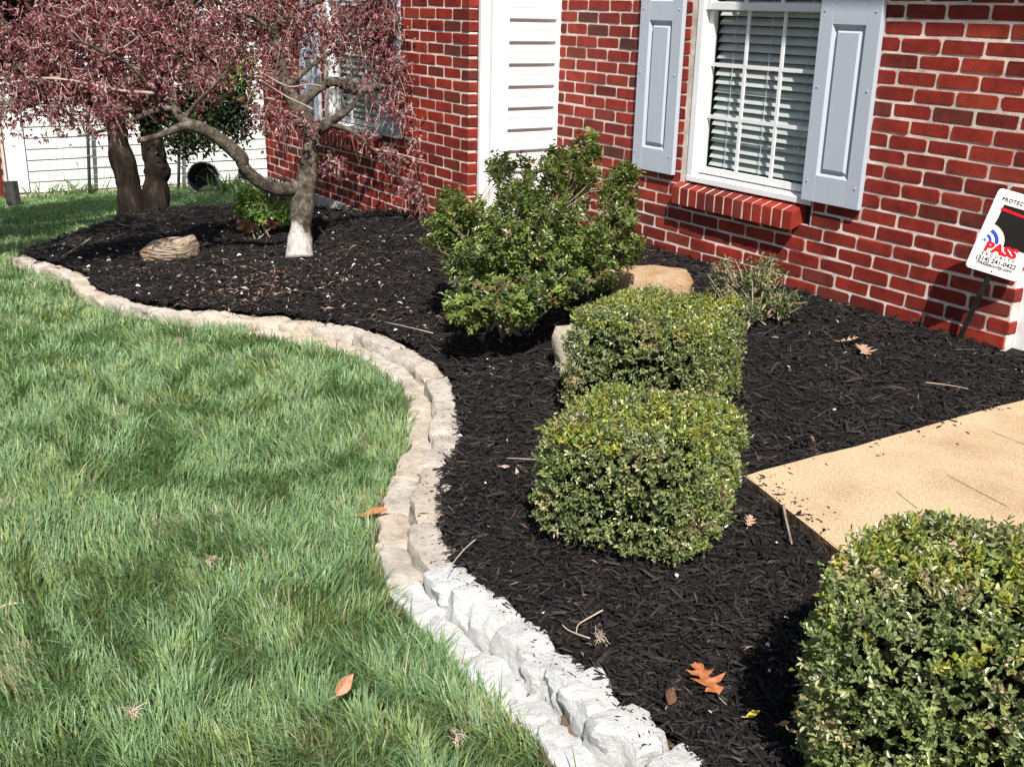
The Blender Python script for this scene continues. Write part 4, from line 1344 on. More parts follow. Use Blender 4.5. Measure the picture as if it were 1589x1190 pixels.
for k in np.arange(-0.5, 2.6, 0.075):
    p0 = b0_ + (b1_ - b0_) * k; d_ = (t0_ - b0_) * (1 - k) + (t1_ - b1_) * k if 0 <= k <= 1 else (t1_ - b1_)
    wv.tube([p0, p0 + d_ * 0.9], 0.0014, 3, False)
tag(wv.build('wire_mesh', M['wire'], fence), kind='stuff')

pb = on_lawn(317, 298)
pot = thing('plant_pot', pb, 'empty black nursery pot tipped on its side on the grass', 'pot')
pc = pb * 0.985 + V(0, 0, 0.165)
axis = unit(V(0.86, -0.46, 0.25))
rp = 0.19
prof = [(0.0, rp * 1.0), (0.02, rp * 1.04), (0.03, rp * 0.96), (-0.30, rp * 0.8)]
MB().tube([pc + axis * a for a in (-0.34, 0.0)], [rp * 0.78, rp * 0.98], 20, False).add([pc - axis * 0.34 + rp * 0.78 * (math.cos(q_) * unit(np.cross(axis, V(0, 0, 1))) + math.sin(q_) * np.cross(unit(np.cross(axis, V(0, 0, 1))), axis)) for q_ in np.linspace(0, 2 * math.pi, 20, endpoint=False)], [tuple(range(20))]).build('shell', M['black_plastic'], pot, smooth=False)
ua = unit(np.cross(axis, V(0, 0, 1))); ub = np.cross(ua, axis)
MB().tube([pc + axis * 0.0 + rp * (math.cos(q_) * ua + math.sin(q_) * ub) for q_ in np.linspace(0, 2 * math.pi, 25)], 0.010, 6).build('rim', M['grey_plastic'], pot, smooth=True)


def strap_plant(name, label, base, spots, n, h, seed, cols, spread=0.25):
    t = thing(name, base, label, 'plant')
    r = np.random.default_rng(seed)
    vs, fl, tn = [], [], []
    k = 0
    for _ in range(n):
        s_ = spots[r.integers(len(spots))]
        p = V(*s_) + V(r.normal() * 0.06, r.normal() * 0.06, 0)
        d = unit(V(r.normal() * spread, r.normal() * spread, 1))
        bend = V(r.normal() * 0.10, r.normal() * 0.10, -0.05)
        w_ = unit(np.cross(d, r.normal(size=3))) * r.uniform(0.008, 0.016)
        hh = h * r.uniform(0.5, 1.15)
        for j, q_ in enumerate(np.linspace(0, 1, 5)):
            c = p + d * hh * q_ + bend * q_ * q_
            ww = w_ * (1 - q_ ** 2) + w_ * 0.03
            vs += [c - ww, c + ww]
        for j in range(4):
            fl += [k + 2 * j, k + 2 * j + 1, k + 2 * j + 3, k + 2 * j + 2]
        c_ = V(*cols[r.integers(len(cols))]) * r.uniform(0.8, 1.2)
        tn += [c_] * 10
        k += 10
    tag(np_obj('leaves', np_mesh('leaves', np.array(vs) - V(*base), fl, np.full(len(fl) // 4, 4), np.array(tn)), M['grass'], t, base), kind='stuff')


ic = [(0.12, 0.18, 0.07), (0.2, 0.26, 0.12), (0.3, 0.33, 0.2)]
s1 = [on_lawn(x, y) for x, y in ((60, 310), (75, 308), (95, 306), (115, 304), (135, 302), (145, 301))]
strap_plant('iris_clump', 'pale green iris leaves against the foot of the white house left of the trunks', s1[2], s1, 80, 0.27, 31, ic)
s2 = [on_lawn(x, y) for x, y in ((338, 300), (350, 302), (362, 303), (374, 304), (385, 302))]
strap_plant('iris_clump', 'green strap leaved clump under the bent maple limb', s2[2], s2, 80, 0.34, 32, [(0.07, 0.13, 0.05), (0.13, 0.2, 0.09), (0.22, 0.27, 0.15)])
s3 = [px(x, y, 8.4) for x, y in ((405, 318), (420, 320), (435, 318), (440, 322))]
for s_ in s3: s_[2] = float(zb(s_[0], s_[1]))
strap_plant('ornamental_grass', 'grey green grassy tuft right behind the maple trunk', s3[1], s3, 110, 0.36, 33, [(0.2, 0.21, 0.15), (0.14, 0.17, 0.09), (0.3, 0.28, 0.2)], 0.18)

# ------------------------------------------------------------------ security sign
bl, br_, tl = V(-2.626, 3.94, -.95), V(-2.466, 4.058, -.995), V(-2.517, 3.92, -.618)
ex = unit(br_ - bl); ey = tl - bl; hS = np.linalg.norm(ey); wS = np.linalg.norm(br_ - bl)
ey = unit(ey - ex * (ey @ ex)); ez = np.cross(ex, ey)
sbase = V(-2.704, 4.066, -1.30)
sign = thing('security_sign', sbase, 'white security company yard sign leaning on a black stake', 'sign')
SM = Matrix(((ex[0], ey[0], ez[0], bl[0]), (ex[1], ey[1], ez[1], bl[1]), (ex[2], ey[2], ez[2], bl[2]), (0, 0, 0, 1)))


def sp(x, y, z=0.0):
    return bl + ex * x * wS + ey * y * hS + ez * z


def rrect(x0, y0, x1, y1, rad, n=6):
    out = []
    for cx_, cy_, a0 in ((x1 - rad, y1 - rad, 0), (x0 + rad, y1 - rad, 90), (x0 + rad, y0 + rad, 180), (x1 - rad, y0 + rad, 270)):
        for a in np.linspace(a0, a0 + 90, n):
            out.append((cx_ + rad * math.cos(math.radians(a)), cy_ + rad * math.sin(math.radians(a))))
    return out


def flat(name, poly, z0_, z1_, mat, parent=sign):
    """prism on the sign face; poly in metres on the face"""
    n = len(poly)
    mb = MB()
    W3 = lambda p, z_: bl + ex * p[0] + ey * p[1] + ez * z_
    tri = tessellate_polygon([[Vector((a, b, 0)) for a, b in poly]])
    mb.add([W3(p, z1_) for p in poly] + [W3(p, z0_) for p in poly], [tuple(t_) for t_ in tri] + [tuple(n + i for i in t_[::-1]) for t_ in tri] + [(i, n + i, n + (i + 1) % n, (i + 1) % n) for i in range(n)])
    return mb.build(name, mat, parent)


panel = flat('sign_panel', rrect(0, 0, wS, hS, 0.016), -0.004, 0.0, M['white_sign'])
e1 = 0.0009
W_, H_ = wS, hS
# black square whose lower left is cut by a white quarter disc
cxq, cyq, Rq = 0.10 * W_, 0.36 * H_, 0.235 * H_
sq = [(0.22 * W_, 0.83 * H_), (0.22 * W_, 0.60 * H_)]
arc_pts = [(cxq + Rq * math.cos(a), cyq + Rq * math.sin(a)) for a in np.linspace(math.radians(75), math.radians(-2), 14)]
arc_pts = [p for p in arc_pts if p[0] >= 0.22 * W_]
blk = [(0.20 * W_, 0.835 * H_), (0.20 * W_, 0.66 * H_)] + [(cxq + Rq * math.cos(a), cyq + Rq * math.sin(a)) for a in np.linspace(math.radians(78), math.radians(0), 16)] + [(0.93 * W_, cyq), (0.93 * W_, 0.835 * H_)]
blk = blk[::-1]
flat('black_field', blk, 0.0002, e1, M['ink_black'])
flat('red_beam', [(0.18 * W_, 0.765 * H_), (0.90 * W_, 0.735 * H_), (0.90 * W_, 0.762 * H_), (0.18 * W_, 0.798 * H_)], e1 + 0.0002, e1 + 0.0009, M['ink_red'])


def arc(r0, r1):
    a = np.linspace(math.radians(72), math.radians(4), 14)
    return [(cxq + r1 * math.cos(q_), cyq + r1 * math.sin(q_)) for q_ in a[::-1]] + [(cxq + r0 * math.cos(q_), cyq + r0 * math.sin(q_)) for q_ in a]


for r0, r1 in ((0.025, 0.04), (0.072, 0.10), (0.135, 0.172)):
    flat('signal_arc', arc(r0 * H_, r1 * H_), 0.0002, e1, M['ink_blue'])
flat('signal_dot', [(cxq + 0.008 * H_ * math.cos(a), cyq + 0.012 * H_ + 0.008 * H_ * math.sin(a)) for a in np.linspace(0, 2 * math.pi, 12, endpoint=False)], 0.0002, e1, M['ink_blue'])


def text(body, x, y, size, mat, name, spacing=1.0, shear=0.0, bold=0.0, sx=1.0, align='CENTER'):
    cu = bpy.data.curves.new(name, 'FONT')
    cu.body = body; cu.size = size; cu.align_x = align; cu.space_character = spacing; cu.shear = shear; cu.offset = bold; cu.resolution_u = 3
    o = bpy.data.objects.new(name, cu)
    me = bpy.data.meshes.new_from_object(o)
    bpy.data.objects.remove(o)
    vs = [bl + ex * (v.co.x * sx + x * W_) + ey * (v.co.y + y * H_) + ez * 0.0011 for v in me.vertices]
    fs = [tuple(p.vertices) for p in me.polygons]
    MB().add(vs, fs).build(name, mat, sign)


text('PROTECTED BY', 0.5, 0.875, 0.0215, M['ink_black'], 'lettering', 1.08, 0, 0.0003, 0.95)
text('PASS', 0.49, 0.262, 0.056, M['ink_red'], 'lettering', 1.0, 0.05, 0.0028, 1.05)
text('SECURITY', 0.5, 0.207, 0.0165, M['ink_black'], 'lettering', 1.95, 0, 0.0002)
text('(314) 241-0422', 0.5, 0.138, 0.0255, M['ink_black'], 'lettering', 1.0, 0, 0.0004, 0.98)
text('PASSsecurity.com', 0.5, 0.088, 0.0195, M['ink_black'], 'lettering', 1.0, 0.25, 0.0003, 0.98)
for yy in (0.035, 0.962):
    flat('mounting_hole', [(0.5 * W_ + 0.0035 * math.cos(a), yy * H_ + 0.0035 * math.sin(a)) for a in np.linspace(0, 2 * math.pi, 10, endpoint=False)], 0.0002, 0.0008, M['ink_black'])
stop_ = sp(0.5, 0.05, -0.008)
mid_ = sp(0.5, 0.6, -0.008)
sk = MB()
sdir = unit(stop_ - sbase)
sk.obox((sbase - V(0, 0, 0.06) + stop_) / 2, unit(np.cross(sdir, ez)) * 0.011, ez * 0.0035, (stop_ - sbase + V(0, 0, 0.06)) / 2)
sk.obox((stop_ + mid_) / 2 - ez * 0.0005, ex * 0.011, ez * 0.003, (mid_ - stop_) / 2)
sk.build('stake', M['black_metal'], sign)

# ------------------------------------------------------------------ lawn grass
def scatter(poly_x, poly_y, dens_fn, dmax, r):
    area = (poly_x[1] - poly_x[0]) * (poly_y[1] - poly_y[0])
    n = int(area * dmax)
    x = r.uniform(*poly_x, n); y = r.uniform(*poly_y, n)
    kk = r.random(n) < dens_fn(x, y) / dmax
    return x[kk], y[kk]


rg = np.random.default_rng(9)
BEDFULL = np.vstack([LAWN_EDGE, BACK_S, [(-9.05, 3.7), (-9.05, 9.0), (6, 9.0), (6, 0.6), (0.6, 1.0)]])
BOT = offset_line(EDGE_S, 0.190)
xsplit = -5.2
LAWN_CUT = np.vstack([BOT[BOT[:, 0] > xsplit], offset_line(EDGE_S, 0.13)[EDGE_S[:, 0] <= xsplit], BACK_S, [(-9.05, 3.7), (-9.05, 9.0), (6, 9.0), (6, 0.6), (0.6, 1.0)]])


def in_frame(x, y, z, mgn=60):
    P_ = np.stack([x, y, z], -1)
    d = P_ @ FW
    u = CX + F_PX * (P_ @ RT) / d; v = CY - F_PX * (P_ @ UP) / d
    return (d > 0.3) & (u > -mgn) & (u < 1589 + mgn) & (v < 1190 + mgn * 3) & (v > -mgn)


def gdens(x, y):
    d = np.sqrt(x * x + y * y + 2.25)
    den = 20500 * np.minimum(1, (2.4 / d) ** 1.25)
    den = np.where(in_frame(x, y, zl(x)), den, np.minimum(den, 3200))
    den = den * (0.75 + 0.5 * noise2(x, y, 7)) * (0.6 + 0.8 * noise2(x, y, 19))
    return den


xs, ys = [], []
for bx_, by_ in (((-3.2, 0.6), (-0.8, 1.9)), ((-6.5, -3.2), (-0.9, 2.4)), ((-13.9, -6.5), (-1.2, 6.0))):
    a, b = scatter(bx_, by_, gdens, 21500 if bx_[1] > -6 else 4200, rg)
    xs.append(a); ys.append(b)
x, y = np.concatenate(xs), np.concatenate(ys)
out = ~in_poly(x, y, LAWN_CUT)
x, y = x[out], y[out]
n = len(x)
d = np.sqrt(x * x + y * y + 2.25)
clump = noise2(x, y, 5.5)
fine = noise2(x + 7, y, 18)
de = dist_line(x, y, BOT[::4])
h = (0.046 + 0.018 * clump + 0.020 * fine) * np.where(x < -8.6, 0.75, 1.0) * rg.uniform(0.55, 1.25, n) * np.where(de < 0.10, 1.15, 1.0) * np.where(rg.random(n) < 0.05, 1.5, 1.0)
wd = 0.0016 * np.maximum(1, d / 2.6) ** 0.85 * rg.uniform(0.7, 1.3, n)
lean_a = 2 * math.pi * 2.2 * noise2(x - 31, y + 12, 3.4) + 2.4 * (noise2(x, y + 50, 11) - 0.5) * 2 + rg.normal(size=n) * 0.8
lean = rg.uniform(0.15, 0.95, n) * (0.65 + 0.6 * noise2(x + 91, y, 8))
dirv = np.stack([np.cos(lean_a), np.sin(lean_a)], 1)
# blades at the rim fall over the stones
side_a = lean_a + rg.uniform(0.9, 2.2, n)
sv = np.stack([np.cos(side_a), np.sin(side_a), np.zeros(n)], 1)
z0g = zl(x) - 0.004
rows = []
for tpar, wf in ((0.0, 1.0), (0.4, 0.95), (0.75, 0.6), (1.0, 0.0)):
    off = (lean * tpar ** 1.6 * h)[:, None] * dirv
    zz = z0g + h * (tpar - 0.33 * lean * tpar ** 2.2)
    c = np.c_[x + off[:, 0], y + off[:, 1], zz]
    rows += [c - sv * (wd * wf)[:, None], c + sv * (wd * wf)[:, None]] if wf else [c]
vs = np.stack(rows, 1).reshape(-1, 3)
base = (np.arange(n) * 7)[:, None]
fl = np.concatenate([base + np.array(q_)[None] for q_ in ((0, 1, 3, 2), (2, 3, 5, 4), (4, 5, 6))], 1).ravel()
gc = np.array([(0.145, 0.235, 0.092), (0.24, 0.345, 0.165), (0.165, 0.255, 0.138), (0.27, 0.325, 0.118), (0.42, 0.38, 0.25)])
pick = np.clip((noise2(x + 13, y - 9, 5.5) * 3.8 + rg.normal(size=n) * 0.9).astype(int), 0, 3)
pick[rg.random(n) < 0.03] = 4
pick[(rg.random(n) < 0.10)] = 1
tn = gc[pick] * (1 + 0.18 * rg.normal(size=(n, 1)))
dead = (noise2(x + 3, y + 71, 6) > 0.80) & (rg.random(n) < 0.3)
tn[dead] = gc[4] * (1 + 0.2 * rg.normal(size=(dead.sum(), 1)))
tn = np.clip(tn, 0.01, 1)
tag(np_obj('lawn_grass', np_mesh('lawn_grass', vs, fl, np.tile([4, 4, 3], n), np.repeat(tn, 7, 0)), M['grass']), 'green lawn of fine uneven blades', 'grass', None, 'stuff')
NG = n

# ------------------------------------------------------------------ mulch chips
rm_ = np.random.default_rng(12)
CHIP_POLY = np.vstack([offset_line(EDGE_S, 0.012), BACK_S, [(-9.05, 3.46), (XS, 3.46), (XS, WY), (X_R, WY), (-2.2, 4.2), (-2.2, 4.2), (0.6, 4.2)]])


def mdens(x, y):
    d = np.sqrt(x * x + y * y + 2.0)
    den = 16000 * np.minimum(1, (2.6 / d) ** 1.6)
    return np.where(in_frame(x, y, zl(x) + 0.15), den, np.minimum(den, 1500))


xs, ys = [], []
for bx_ in ((-3.2, 0.6), (-6.2, -3.2), (-10.2, -6.2)):
    a, b = scatter(bx_, (1.0, 4.12), mdens, 16000 if bx_[0] > -4 else 11000, rm_)
    xs.append(a); ys.append(b)
x, y = np.concatenate(xs), np.concatenate(ys)
ok = in_poly(x, y, CHIP_POLY) & ~in_poly(x, y, WALK)
x, y = x[ok], y[ok]
n = len(x)
d = np.sqrt(x * x + y * y + 2.0)
sc = np.maximum(1, d / 3.2) ** 0.6
L = rm_.gamma(1.9, 0.0090, n) * sc + 0.006
wd = np.clip(L * rm_.uniform(0.08, 0.30, n), 0.0018, 0.0125) * 0.5
az = rm_.uniform(0, 2 * math.pi, n)
pitch = rm_.normal(size=n) * 0.28
A = np.c_[np.cos(az) * np.cos(pitch), np.sin(az) * np.cos(pitch), np.sin(pitch)]
roll = rm_.normal(size=n) * 0.5
B0 = np.c_[-np.sin(az), np.cos(az), np.zeros(n)]
C0 = np.cross(A, B0)
Bv = B0 * np.cos(roll)[:, None] + C0 * np.sin(roll)[:, None]
Cv = np.cross(A, Bv)
cz = zb(x, y) + 0.020 * (noise2(x, y, 9) - 0.5) + rm_.uniform(-0.004, 0.016, n)
cz = np.where(dist_line(x, y, WALK + [WALK[0]]) < 0.05, np.minimum(cz, -1.340 + 0.003), cz)
c = np.c_[x, y, cz]
tk_ = wd * rm_.uniform(0.25, 0.6, n)
rows = []
for s_, wf in ((-0.5, 0.55), (0.05, 1.0), (0.5, 0.45)):
    cc = c + A * (L * s_)[:, None] + Cv * (-(s_ ** 2) * L * 0.12)[:, None]
    rows += [cc - Bv * (wd * wf)[:, None], cc + Bv * (wd * wf * 0.9)[:, None], cc + Cv * (tk_ * 1.6)[:, None]]
vs = np.stack(rows, 1).reshape(-1, 3)
base = (np.arange(n) * 9)[:, None]
faces = []
for k in (0, 3):
    faces += [(k, k + 3, k + 5, k + 2), (k + 2, k + 5, k + 4, k + 1)]
faces4 = np.concatenate([base + np.array(q_)[None] for q_ in faces], 1).ravel()
tn = tints(n, [(0.007, 0.006, 0.006), (0.014, 0.012, 0.0115), (0.026, 0.021, 0.019), (0.055, 0.038, 0.028)], [3.5, 4, 2.5, 0.35], 0.25, rm_)
tag(np_obj('mulch_chips', np_mesh('mulch_chips', vs, faces4, np.full(n * 4, 4), np.repeat(tn, 9, 0)), M['chip']), 'shredded black bark mulch covering the bed', 'mulch', None, 'stuff')
NM = n

# crumbs of mulch strewn over the bed side of the stones
sl_ = EDGE_S[rm_.integers(8, 110, 900)] + rm_.normal(size=(900, 2)) * 0.01
offs = np.abs(rm_.normal(size=900)) * 0.04
tg = np.gradient(EDGE_S, axis=0)
nr = np.stack([-tg[:, 1], tg[:, 0]], 1); nr /= np.linalg.norm(nr, axis=1, keepdims=True)
near_i = ((sl_[:, None] - EDGE_S[None]) ** 2).sum(-1).argmin(1)
sl_ = sl_ + nr[near_i] * offs[:, None]
cr = MB()
from mathutils.bvhtree import BVHTree
bv, bf = [], []
for o in STONES:
    mw = Matrix.Translation(Vector(WPOS[o.name])) @ o.rotation_euler.to_matrix().to_4x4()
    k0 = len(bv)
    bv += [mw @ v.co for v in o.data.vertices]
    bf += [tuple(i + k0 for i in p.vertices) for p in o.data.polygons]
bvh = BVHTree.FromPolygons(bv, bf)
for (a_, b_) in sl_:
    hit = bvh.ray_cast(Vector((a_, b_, 0)), Vector((0, 0, -1)))
    if hit[0] is None or hit[0].z < zl(a_) + 0.03: continue
    nn = V(*hit[1]); q_ = rm_.uniform(0, 6.28); l_ = rm_.gamma(2.0, 0.0022) + 0.0015
    ta = unit(np.cross(nn, V(math.sin(q_), math.cos(q_), 0.1))); tb = np.cross(nn, ta)
    p0 = V(*hit[0])
    w_ = l_ * rm_.uniform(0.15, 0.4)
    cr.add([p0 - ta * l_, p0 - tb * w_, p0 + ta * l_ * rm_.uniform(0.6, 1), p0 + tb * w_ * rm_.uniform(0.5, 1), p0 + nn * 0.002], [(0, 1, 4), (1, 2, 4), (2, 3, 4), (3, 0, 4)])
for _ in range(110):
    k_ = rm_.integers(2)
    t_ = rm_.random()
    a0_, b0_ = (WALK[0], WALK[2]) if k_ else (WALK[7], WALK[0])
    t_ = t_ * 0.5 if k_ else t_
    a_ = a0_[0] + (b0_[0] - a0_[0]) * t_ + abs(rm_.normal()) * 0.05 * (1 if k_ else 0.3)
    b_ = a0_[1] + (b0_[1] - a0_[1]) * t_ + (0 if k_ else abs(rm_.normal()) * 0.05)
    if not in_poly(np.array([a_]), np.array([b_]), WALK)[0]: continue
    q_ = rm_.uniform(0, 6.28); l_ = rm_.gamma(2.0, 0.003) + 0.002; w_ = l_ * 0.3
    ta = V(math.cos(q_), math.sin(q_), 0); tb = V(-math.sin(q_), math.cos(q_), 0)
    p0 = V(a_, b_, wz + 0.0008)
    cr.add([p0 - ta * l_, p0 - tb * w_, p0 + ta * l_, p0 + tb * w_, p0 + V(0, 0, 0.003)], [(0, 1, 4), (1, 2, 4), (2, 3, 4), (3, 0, 4)])
tag(cr.build('mulch_crumbs', M['mulch'], None), 'dark mulch crumbs strewn over the edging stones and walkway rim', 'mulch', None, 'stuff')

# dry leaf and wood bits lying over the mulch, thickest round the maple
rd = np.random.default_rng(14)
pts = []
for x_, y_, sx, sy, k in ((420, 435, 70, 20, 150), (400, 455, 90, 16, 80), (540, 450, 70, 40, 110), (330, 430, 80, 30, 70), (200, 380, 60, 25, 60), (560, 400, 70, 25, 70), (640, 490, 50, 24, 80), (270, 350, 60, 15, 60), (470, 420, 90, 30, 160), (360, 450, 60, 14, 100), (240, 430, 60, 18, 60)):
    for _ in range(k):
        a, b = x_ + rd.normal() * sx, y_ + rd.normal() * sy
        r_ = ray(a, b)
        P_ = r_ * (-1.5 / r_[2])
        for _i in range(12):
            P_ = r_ * (float(zb(P_[0], P_[1])) / r_[2])
        pts.append(P_)
x = rd.uniform(-6, -0.5, 900); y = rd.uniform(1.3, 4.0, 900)
pts = np.vstack([np.array(pts), np.c_[x, y, zb(x, y)]])
ok = in_poly(pts[:, 0], pts[:, 1], CHIP_POLY) & ~in_poly(pts[:, 0], pts[:, 1], WALK)
pts = pts[ok]
n = len(pts)
pts[:, 2] = zb(pts[:, 0], pts[:, 1]) + 0.016
few = np.arange(n) >= n - int(0.28 * n)
tn = tints(n, [(0.36, 0.23, 0.17), (0.24, 0.14, 0.095), (0.50, 0.41, 0.34), (0.09, 0.055, 0.04)], [3, 3, 2, 2], 0.2, rd)
L = rd.uniform(0.012, 0.045, n) * np.where(few, 0.7, 1.25)
A = unit(np.c_[rd.normal(size=(n, 2)), rd.normal(size=n) * 0.25])
tag(np_obj('leaf_litter', leaf_mesh('leaf_litter', pts, A, unit(np.c_[rd.normal(size=(n, 2)) * 0.4, np.ones(n)]), L, L * rd.uniform(0.08, 0.26, n), tn, 'slim', 0.3, 0.3), M['dry_leaf']), 'scattered dry brown leaf bits over the mulch', 'litter', None, 'stuff')
# small white petals blown over the bed
n = 300
x = rd.uniform(-8.5, -0.6, n); y = rd.uniform(1.35, 4.05, n)
ok = in_poly(x, y, CHIP_POLY) & ~in_poly(x, y, WALK)
x, y = x[ok], y[ok]
n = len(x)
L = rd.uniform(0.007, 0.016, n) * np.clip(-x / 3.2, 1, 2)
tag(np_obj('white_petals', leaf_mesh('white_petals', np.c_[x, y, zb(x, y) + 0.018], unit(np.c_[rd.normal(size=(n, 2)), 0.2 * rd.normal(size=n)]), unit(np.c_[rd.normal(size=(n, 2)) * 0.4, np.ones(n)]), L, L * 0.7, np.full((n, 3), 0.72), 'oval', 0.25, 0.15), M['dry_leaf']), 'small white petals fallen on the mulch', 'petals', None, 'stuff')


# ------------------------------------------------------------------ fallen leaves and twigs that can be told apart
def ground_pt(x_, y_, where='bed'):
    if where == 'lawn': return on_lawn(x_, y_, 0.05)
    r_ = ray(x_, y_)
    P_ = r_ * (-1.4 / r_[2])
    for _ in range(20): P_ = r_ * ((float(zb(P_[0], P_[1])) + 0.02) / r_[2])
    return P_


def fallen_leaf(P_, size, rotz, outline, col, label, seed, tilt=(0.1, 0.1), curl=0.2, name='fallen_leaf', group=None):
    """a dry leaf: lobed outline with a raised midrib, curled edges and a stalk"""
    r = np.random.default_rng(seed)
    o2 = np.array(outline, float)
    o2 = np.vstack([o2, o2[::-1][1:-1] * V(1, -1)])
    z_ = curl * (o2[:, 1] ** 2) * 1.6 + curl * 0.5 * (o2[:, 0] - 0.5) ** 2 + 0.03 * r.normal(size=len(o2))
    vs = [(*p, q_) for p, q_ in zip(o2, z_)]
    mid = [(t_, 0.0, curl * 0.5 * (t_ - 0.5) ** 2 - 0.015) for t_ in np.linspace(0.02, 0.97, 9)]
    bm = bmesh.new()
    bv = [bm.verts.new(v) for v in vs]
    k = len(outline)
    mv = [bm.verts.new(v) for v in mid]
    up_ = bv[:k]; dn_ = [bv[0]] + bv[k:][::-1] + [bv[k - 1]]
    for side in (up_, dn_):
        mi = 0
        for a, b in zip(side[:-1], side[1:]):
            xm = (a.co.x + b.co.x) / 2
            nm = min(range(len(mid)), key=lambda q_: abs(mid[q_][0] - xm))
            if nm > mi:
                for s_ in range(mi, nm):
                    try: bm.faces.new((a, mv[s_ + 1], mv[s_]))
                    except ValueError: pass
                mi = nm
            try: bm.faces.new((a, b, mv[mi]))
            except ValueError: pass
    for v in bm.verts: v.co *= size
    me = bpy.data.meshes.new(name)
    bm.to_mesh(me); bm.free()
    a = me.attributes.new('tint', 'FLOAT_COLOR', 'POINT')
    a.data.foreach_set('color', np.tile([*col, 1], len(me.vertices)).astype(np.float32))
    o = np_obj(name, me, M['dry_leaf'], None, P_)
    o.rotation_euler = (tilt[0], tilt[1], rotz)
    tag(o, label, 'leaf', group)
    st_ = MB().tube([V(*P_), V(*P_) + 0.25 * size * V(-math.cos(rotz), -math.sin(rotz), 0.1)], 0.0012, 4)
    s_ = st_.build('stalk', M['twig'], None)
    s_.parent = o
    s_.matrix_parent_inverse = (Matrix.Translation(Vector(P_)) @ o.rotation_euler.to_matrix().to_4x4()).inverted()
    return o


OAK = [(0, 0), (0.08, 0.03), (0.14, 0.12), (0.2, 0.20), (0.26, 0.14), (0.29, 0.07), (0.36, 0.10), (0.42, 0.26), (0.5, 0.40), (0.53, 0.28), (0.53, 0.12), (0.6, 0.10), (0.68, 0.22), (0.78, 0.33), (0.78, 0.2), (0.76, 0.08), (0.86, 0.12), (0.94, 0.13), (0.93, 0.05), (1.0, 0)]
OVAL = [(0, 0), (0.15, 0.13), (0.35, 0.24), (0.55, 0.25), (0.75, 0.17), (0.9, 0.07), (1.0, 0)]
fallen_leaf(ground_pt(1116, 1082), 0.115, 2.9, OAK, (0.42, 0.15, 0.06), 'lobed rust orange oak leaf on the mulch near the closest boxwood', 1, (0.1, -0.12), 0.35, 'oak_leaf')
fallen_leaf(ground_pt(1345, 553), 0.12, 2.4, OAK, (0.46, 0.29, 0.20), 'pale tan torn oak leaf on the mulch below the sign', 2, (0.15, -0.1), 0.5, 'oak_leaf')
fallen_leaf(ground_pt(1303, 530), 0.08, 0.6, OAK, (0.5, 0.36, 0.27), 'small pale leaf touching the torn oak leaf', 3, (0.1, -0.3), 0.6, 'oak_leaf')
fallen_leaf(on_lawn(520, 1080, 0.07), 0.062, 1.9, OVAL, (0.5, 0.24, 0.14), 'curled pink brown leaf standing in the lawn grass', 4, (0.9, -0.5), 0.9)
fallen_leaf(on_lawn(556, 800, 0.04), 0.10, 0.9, OVAL, (0.44, 0.19, 0.09), 'orange brown leaf lying beside the beige edging stones', 5, (0.1, -0.25), 0.5)
fallen_leaf(ground_pt(1070, 855), 0.055, 1.2, OVAL, (0.5, 0.33, 0.24), 'pale pink dry leaf against the foot of the middle boxwood', 6, (0.5, -0.9), 0.8)
fallen_leaf(ground_pt(1160, 818), 0.05, 2.2, OAK, (0.45, 0.28, 0.2), 'small torn leaf right of the middle boxwood', 7, (0.3, -0.3), 0.8)
fallen_leaf(ground_pt(1157, 1112), 0.034, 1.0, OVAL, (0.75, 0.62, 0.08), 'small bright yellow leaf on the mulch', 8, (0.3, -0.5), 0.3)
fallen_leaf(ground_pt(1207, 1124), 0.026, 1.0, OVAL, (0.5, 0.26, 0.1), 'tiny orange leaf right of the yellow leaf', 9, (0.2, -0.3), 0.3)
fallen_leaf(ground_pt(826, 500), 0.05, 1.0, OVAL, (0.36, 0.09, 0.04), 'dark orange leaf at the foot of the large loose shrub', 10, (0.3, -0.6), 0.6)
fallen_leaf(ground_pt(777, 724), 0.038, 0.4, OVAL, (0.5, 0.38, 0.36), 'pale pink leaf left of the middle boxwood', 11, (0.1, -0.2), 0.5)
fallen_leaf(ground_pt(1035, 1095), 0.055, 2.2, OVAL, (0.16, 0.08, 0.055), 'dark brown narrow curled leaf left of the rust oak leaf', 12, (0.6, -0.2), 0.7)
# heap of dry leaves at the foot of the low plant
lp_ = ground_pt(404, 355)
hp = thing('leaf_pile', lp_, 'small heap of orange dry leaves behind the maple trunk', 'leaves')
rr = np.random.default_rng(41)
n = 70
P_ = lp_ + rr.normal(size=(n, 3)) * V(0.05, 0.06, 0.014) + V(0, 0, 0.045)
tag(np_obj('leaves', leaf_mesh('leaves', P_, unit(rr.normal(size=(n, 3)) * V(1, 1, 0.5)), unit(rr.normal(size=(n, 3)) * 0.6 + V(0, 0, 1)), 0.07, 0.045, tints(n, [(0.5, 0.25, 0.14), (0.42, 0.2, 0.1), (0.6, 0.36, 0.24)], [2, 1, 1], 0.15, rr), 'oval', 0.3, 0.2, lp_), M['dry_leaf'], hp, lp_), kind='stuff')


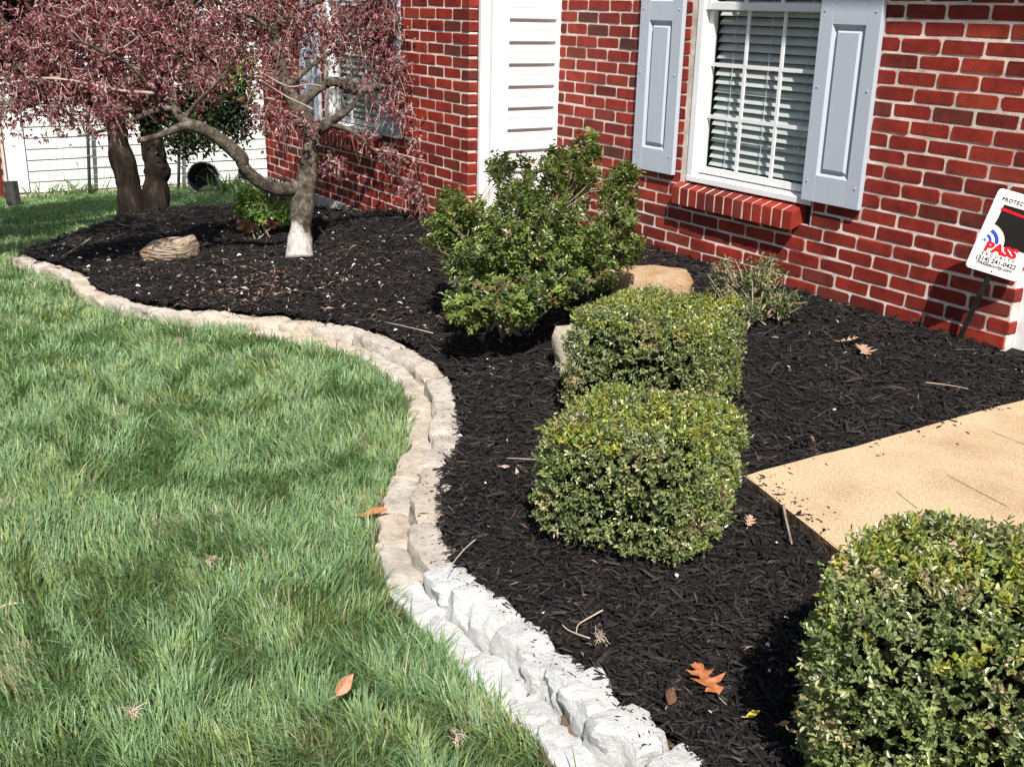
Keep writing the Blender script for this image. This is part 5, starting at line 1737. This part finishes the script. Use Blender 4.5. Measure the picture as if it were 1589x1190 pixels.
def twig(pix, rad, label, where='bed', lift=0.012, mat='twig'):
    pts = []
    for i, (a, b) in enumerate(pix):
        p = ground_pt(a, b) if where == 'bed' else on_lawn(a, b, lift)
        pts.append(p + V(0, 0, lift if where == 'bed' else 0))
    P2 = smooth_line(pts, 4)
    rads = np.linspace(rad, rad * 0.5, len(P2))
    tag(MB().tube(P2, rads, 5).build('twig', M[mat], None, smooth=True), label, 'twig')


twig([(838, 719), (812, 717), (786, 716)], 0.0022, 'short pale twig sticking out left of the middle boxwood')
twig([(738, 852), (722, 866), (705, 886), (695, 903)], 0.0022, 'thin pale stick leaning over the tan and white stones', lift=0.03)
twig([(935, 953), (912, 966), (897, 976), (894, 988)], 0.0025, 'bent pale twig on the mulch beside the white stones')
twig([(915, 997), (895, 990), (880, 983), (872, 975)], 0.002, 'curved thin twig below the bent pale twig')
twig([(1215, 790), (1219, 812), (1228, 850)], 0.005, 'dark brown stick on the mulch near the walkway corner', mat='stem')
twig([(1435, 598), (1470, 602), (1502, 608)], 0.0022, 'pale twig on the mulch close to the walkway side')
twig([(110, 402), (85, 418), (60, 424)][::-1] if False else [(142, 372), (118, 388), (95, 402)], 0.006, 'long grey twig at the far left tip of the bed')
twig([(672, 521), (640, 513), (596, 503)], 0.003, 'long thin twig lying along the curved stones')
twig([(0, 943), (14, 937), (34, 935)], 0.006, 'grey root like stick in the lawn at the left edge of the photo', 'lawn', 0.03)
# fluffs of dry thatch in the lawn
for i, (a, b, lab) in enumerate(((709, 1143, 'dry straw tuft in the lawn near the white stones'), (207, 1103, 'dry straw tuft in the lawn below the centre left'), (326, 868, 'straw coloured tuft left of the tall grass blades'), (278, 528, 'small brown thatch tuft in the far lawn'), (930, 990, 'frayed reddish straw knot at the end of the bent twig'))):
    c = on_lawn(a, b, 0.05) if i < 4 else ground_pt(a, b)
    r = np.random.default_rng(70 + i)
    mb = MB()
    for _ in range(34):
        dv = unit(r.normal(size=3) * V(1, 1, 0.7)) * r.uniform(0.012, 0.03)
        p0 = c + r.normal(size=3) * 0.006
        mb.tube([p0, p0 + dv * 0.6 + V(0, 0, 0.004), p0 + dv], [0.0011, 0.0009, 0.0004], 3, False)
    tag(mb.build('straw_tuft', M['twig'], None), lab, 'straw', 'dry straw tufts')
print('COUNTS grass', NG, 'chips', NM, 'tips', len(tips), 'leaves maple', len(lp))
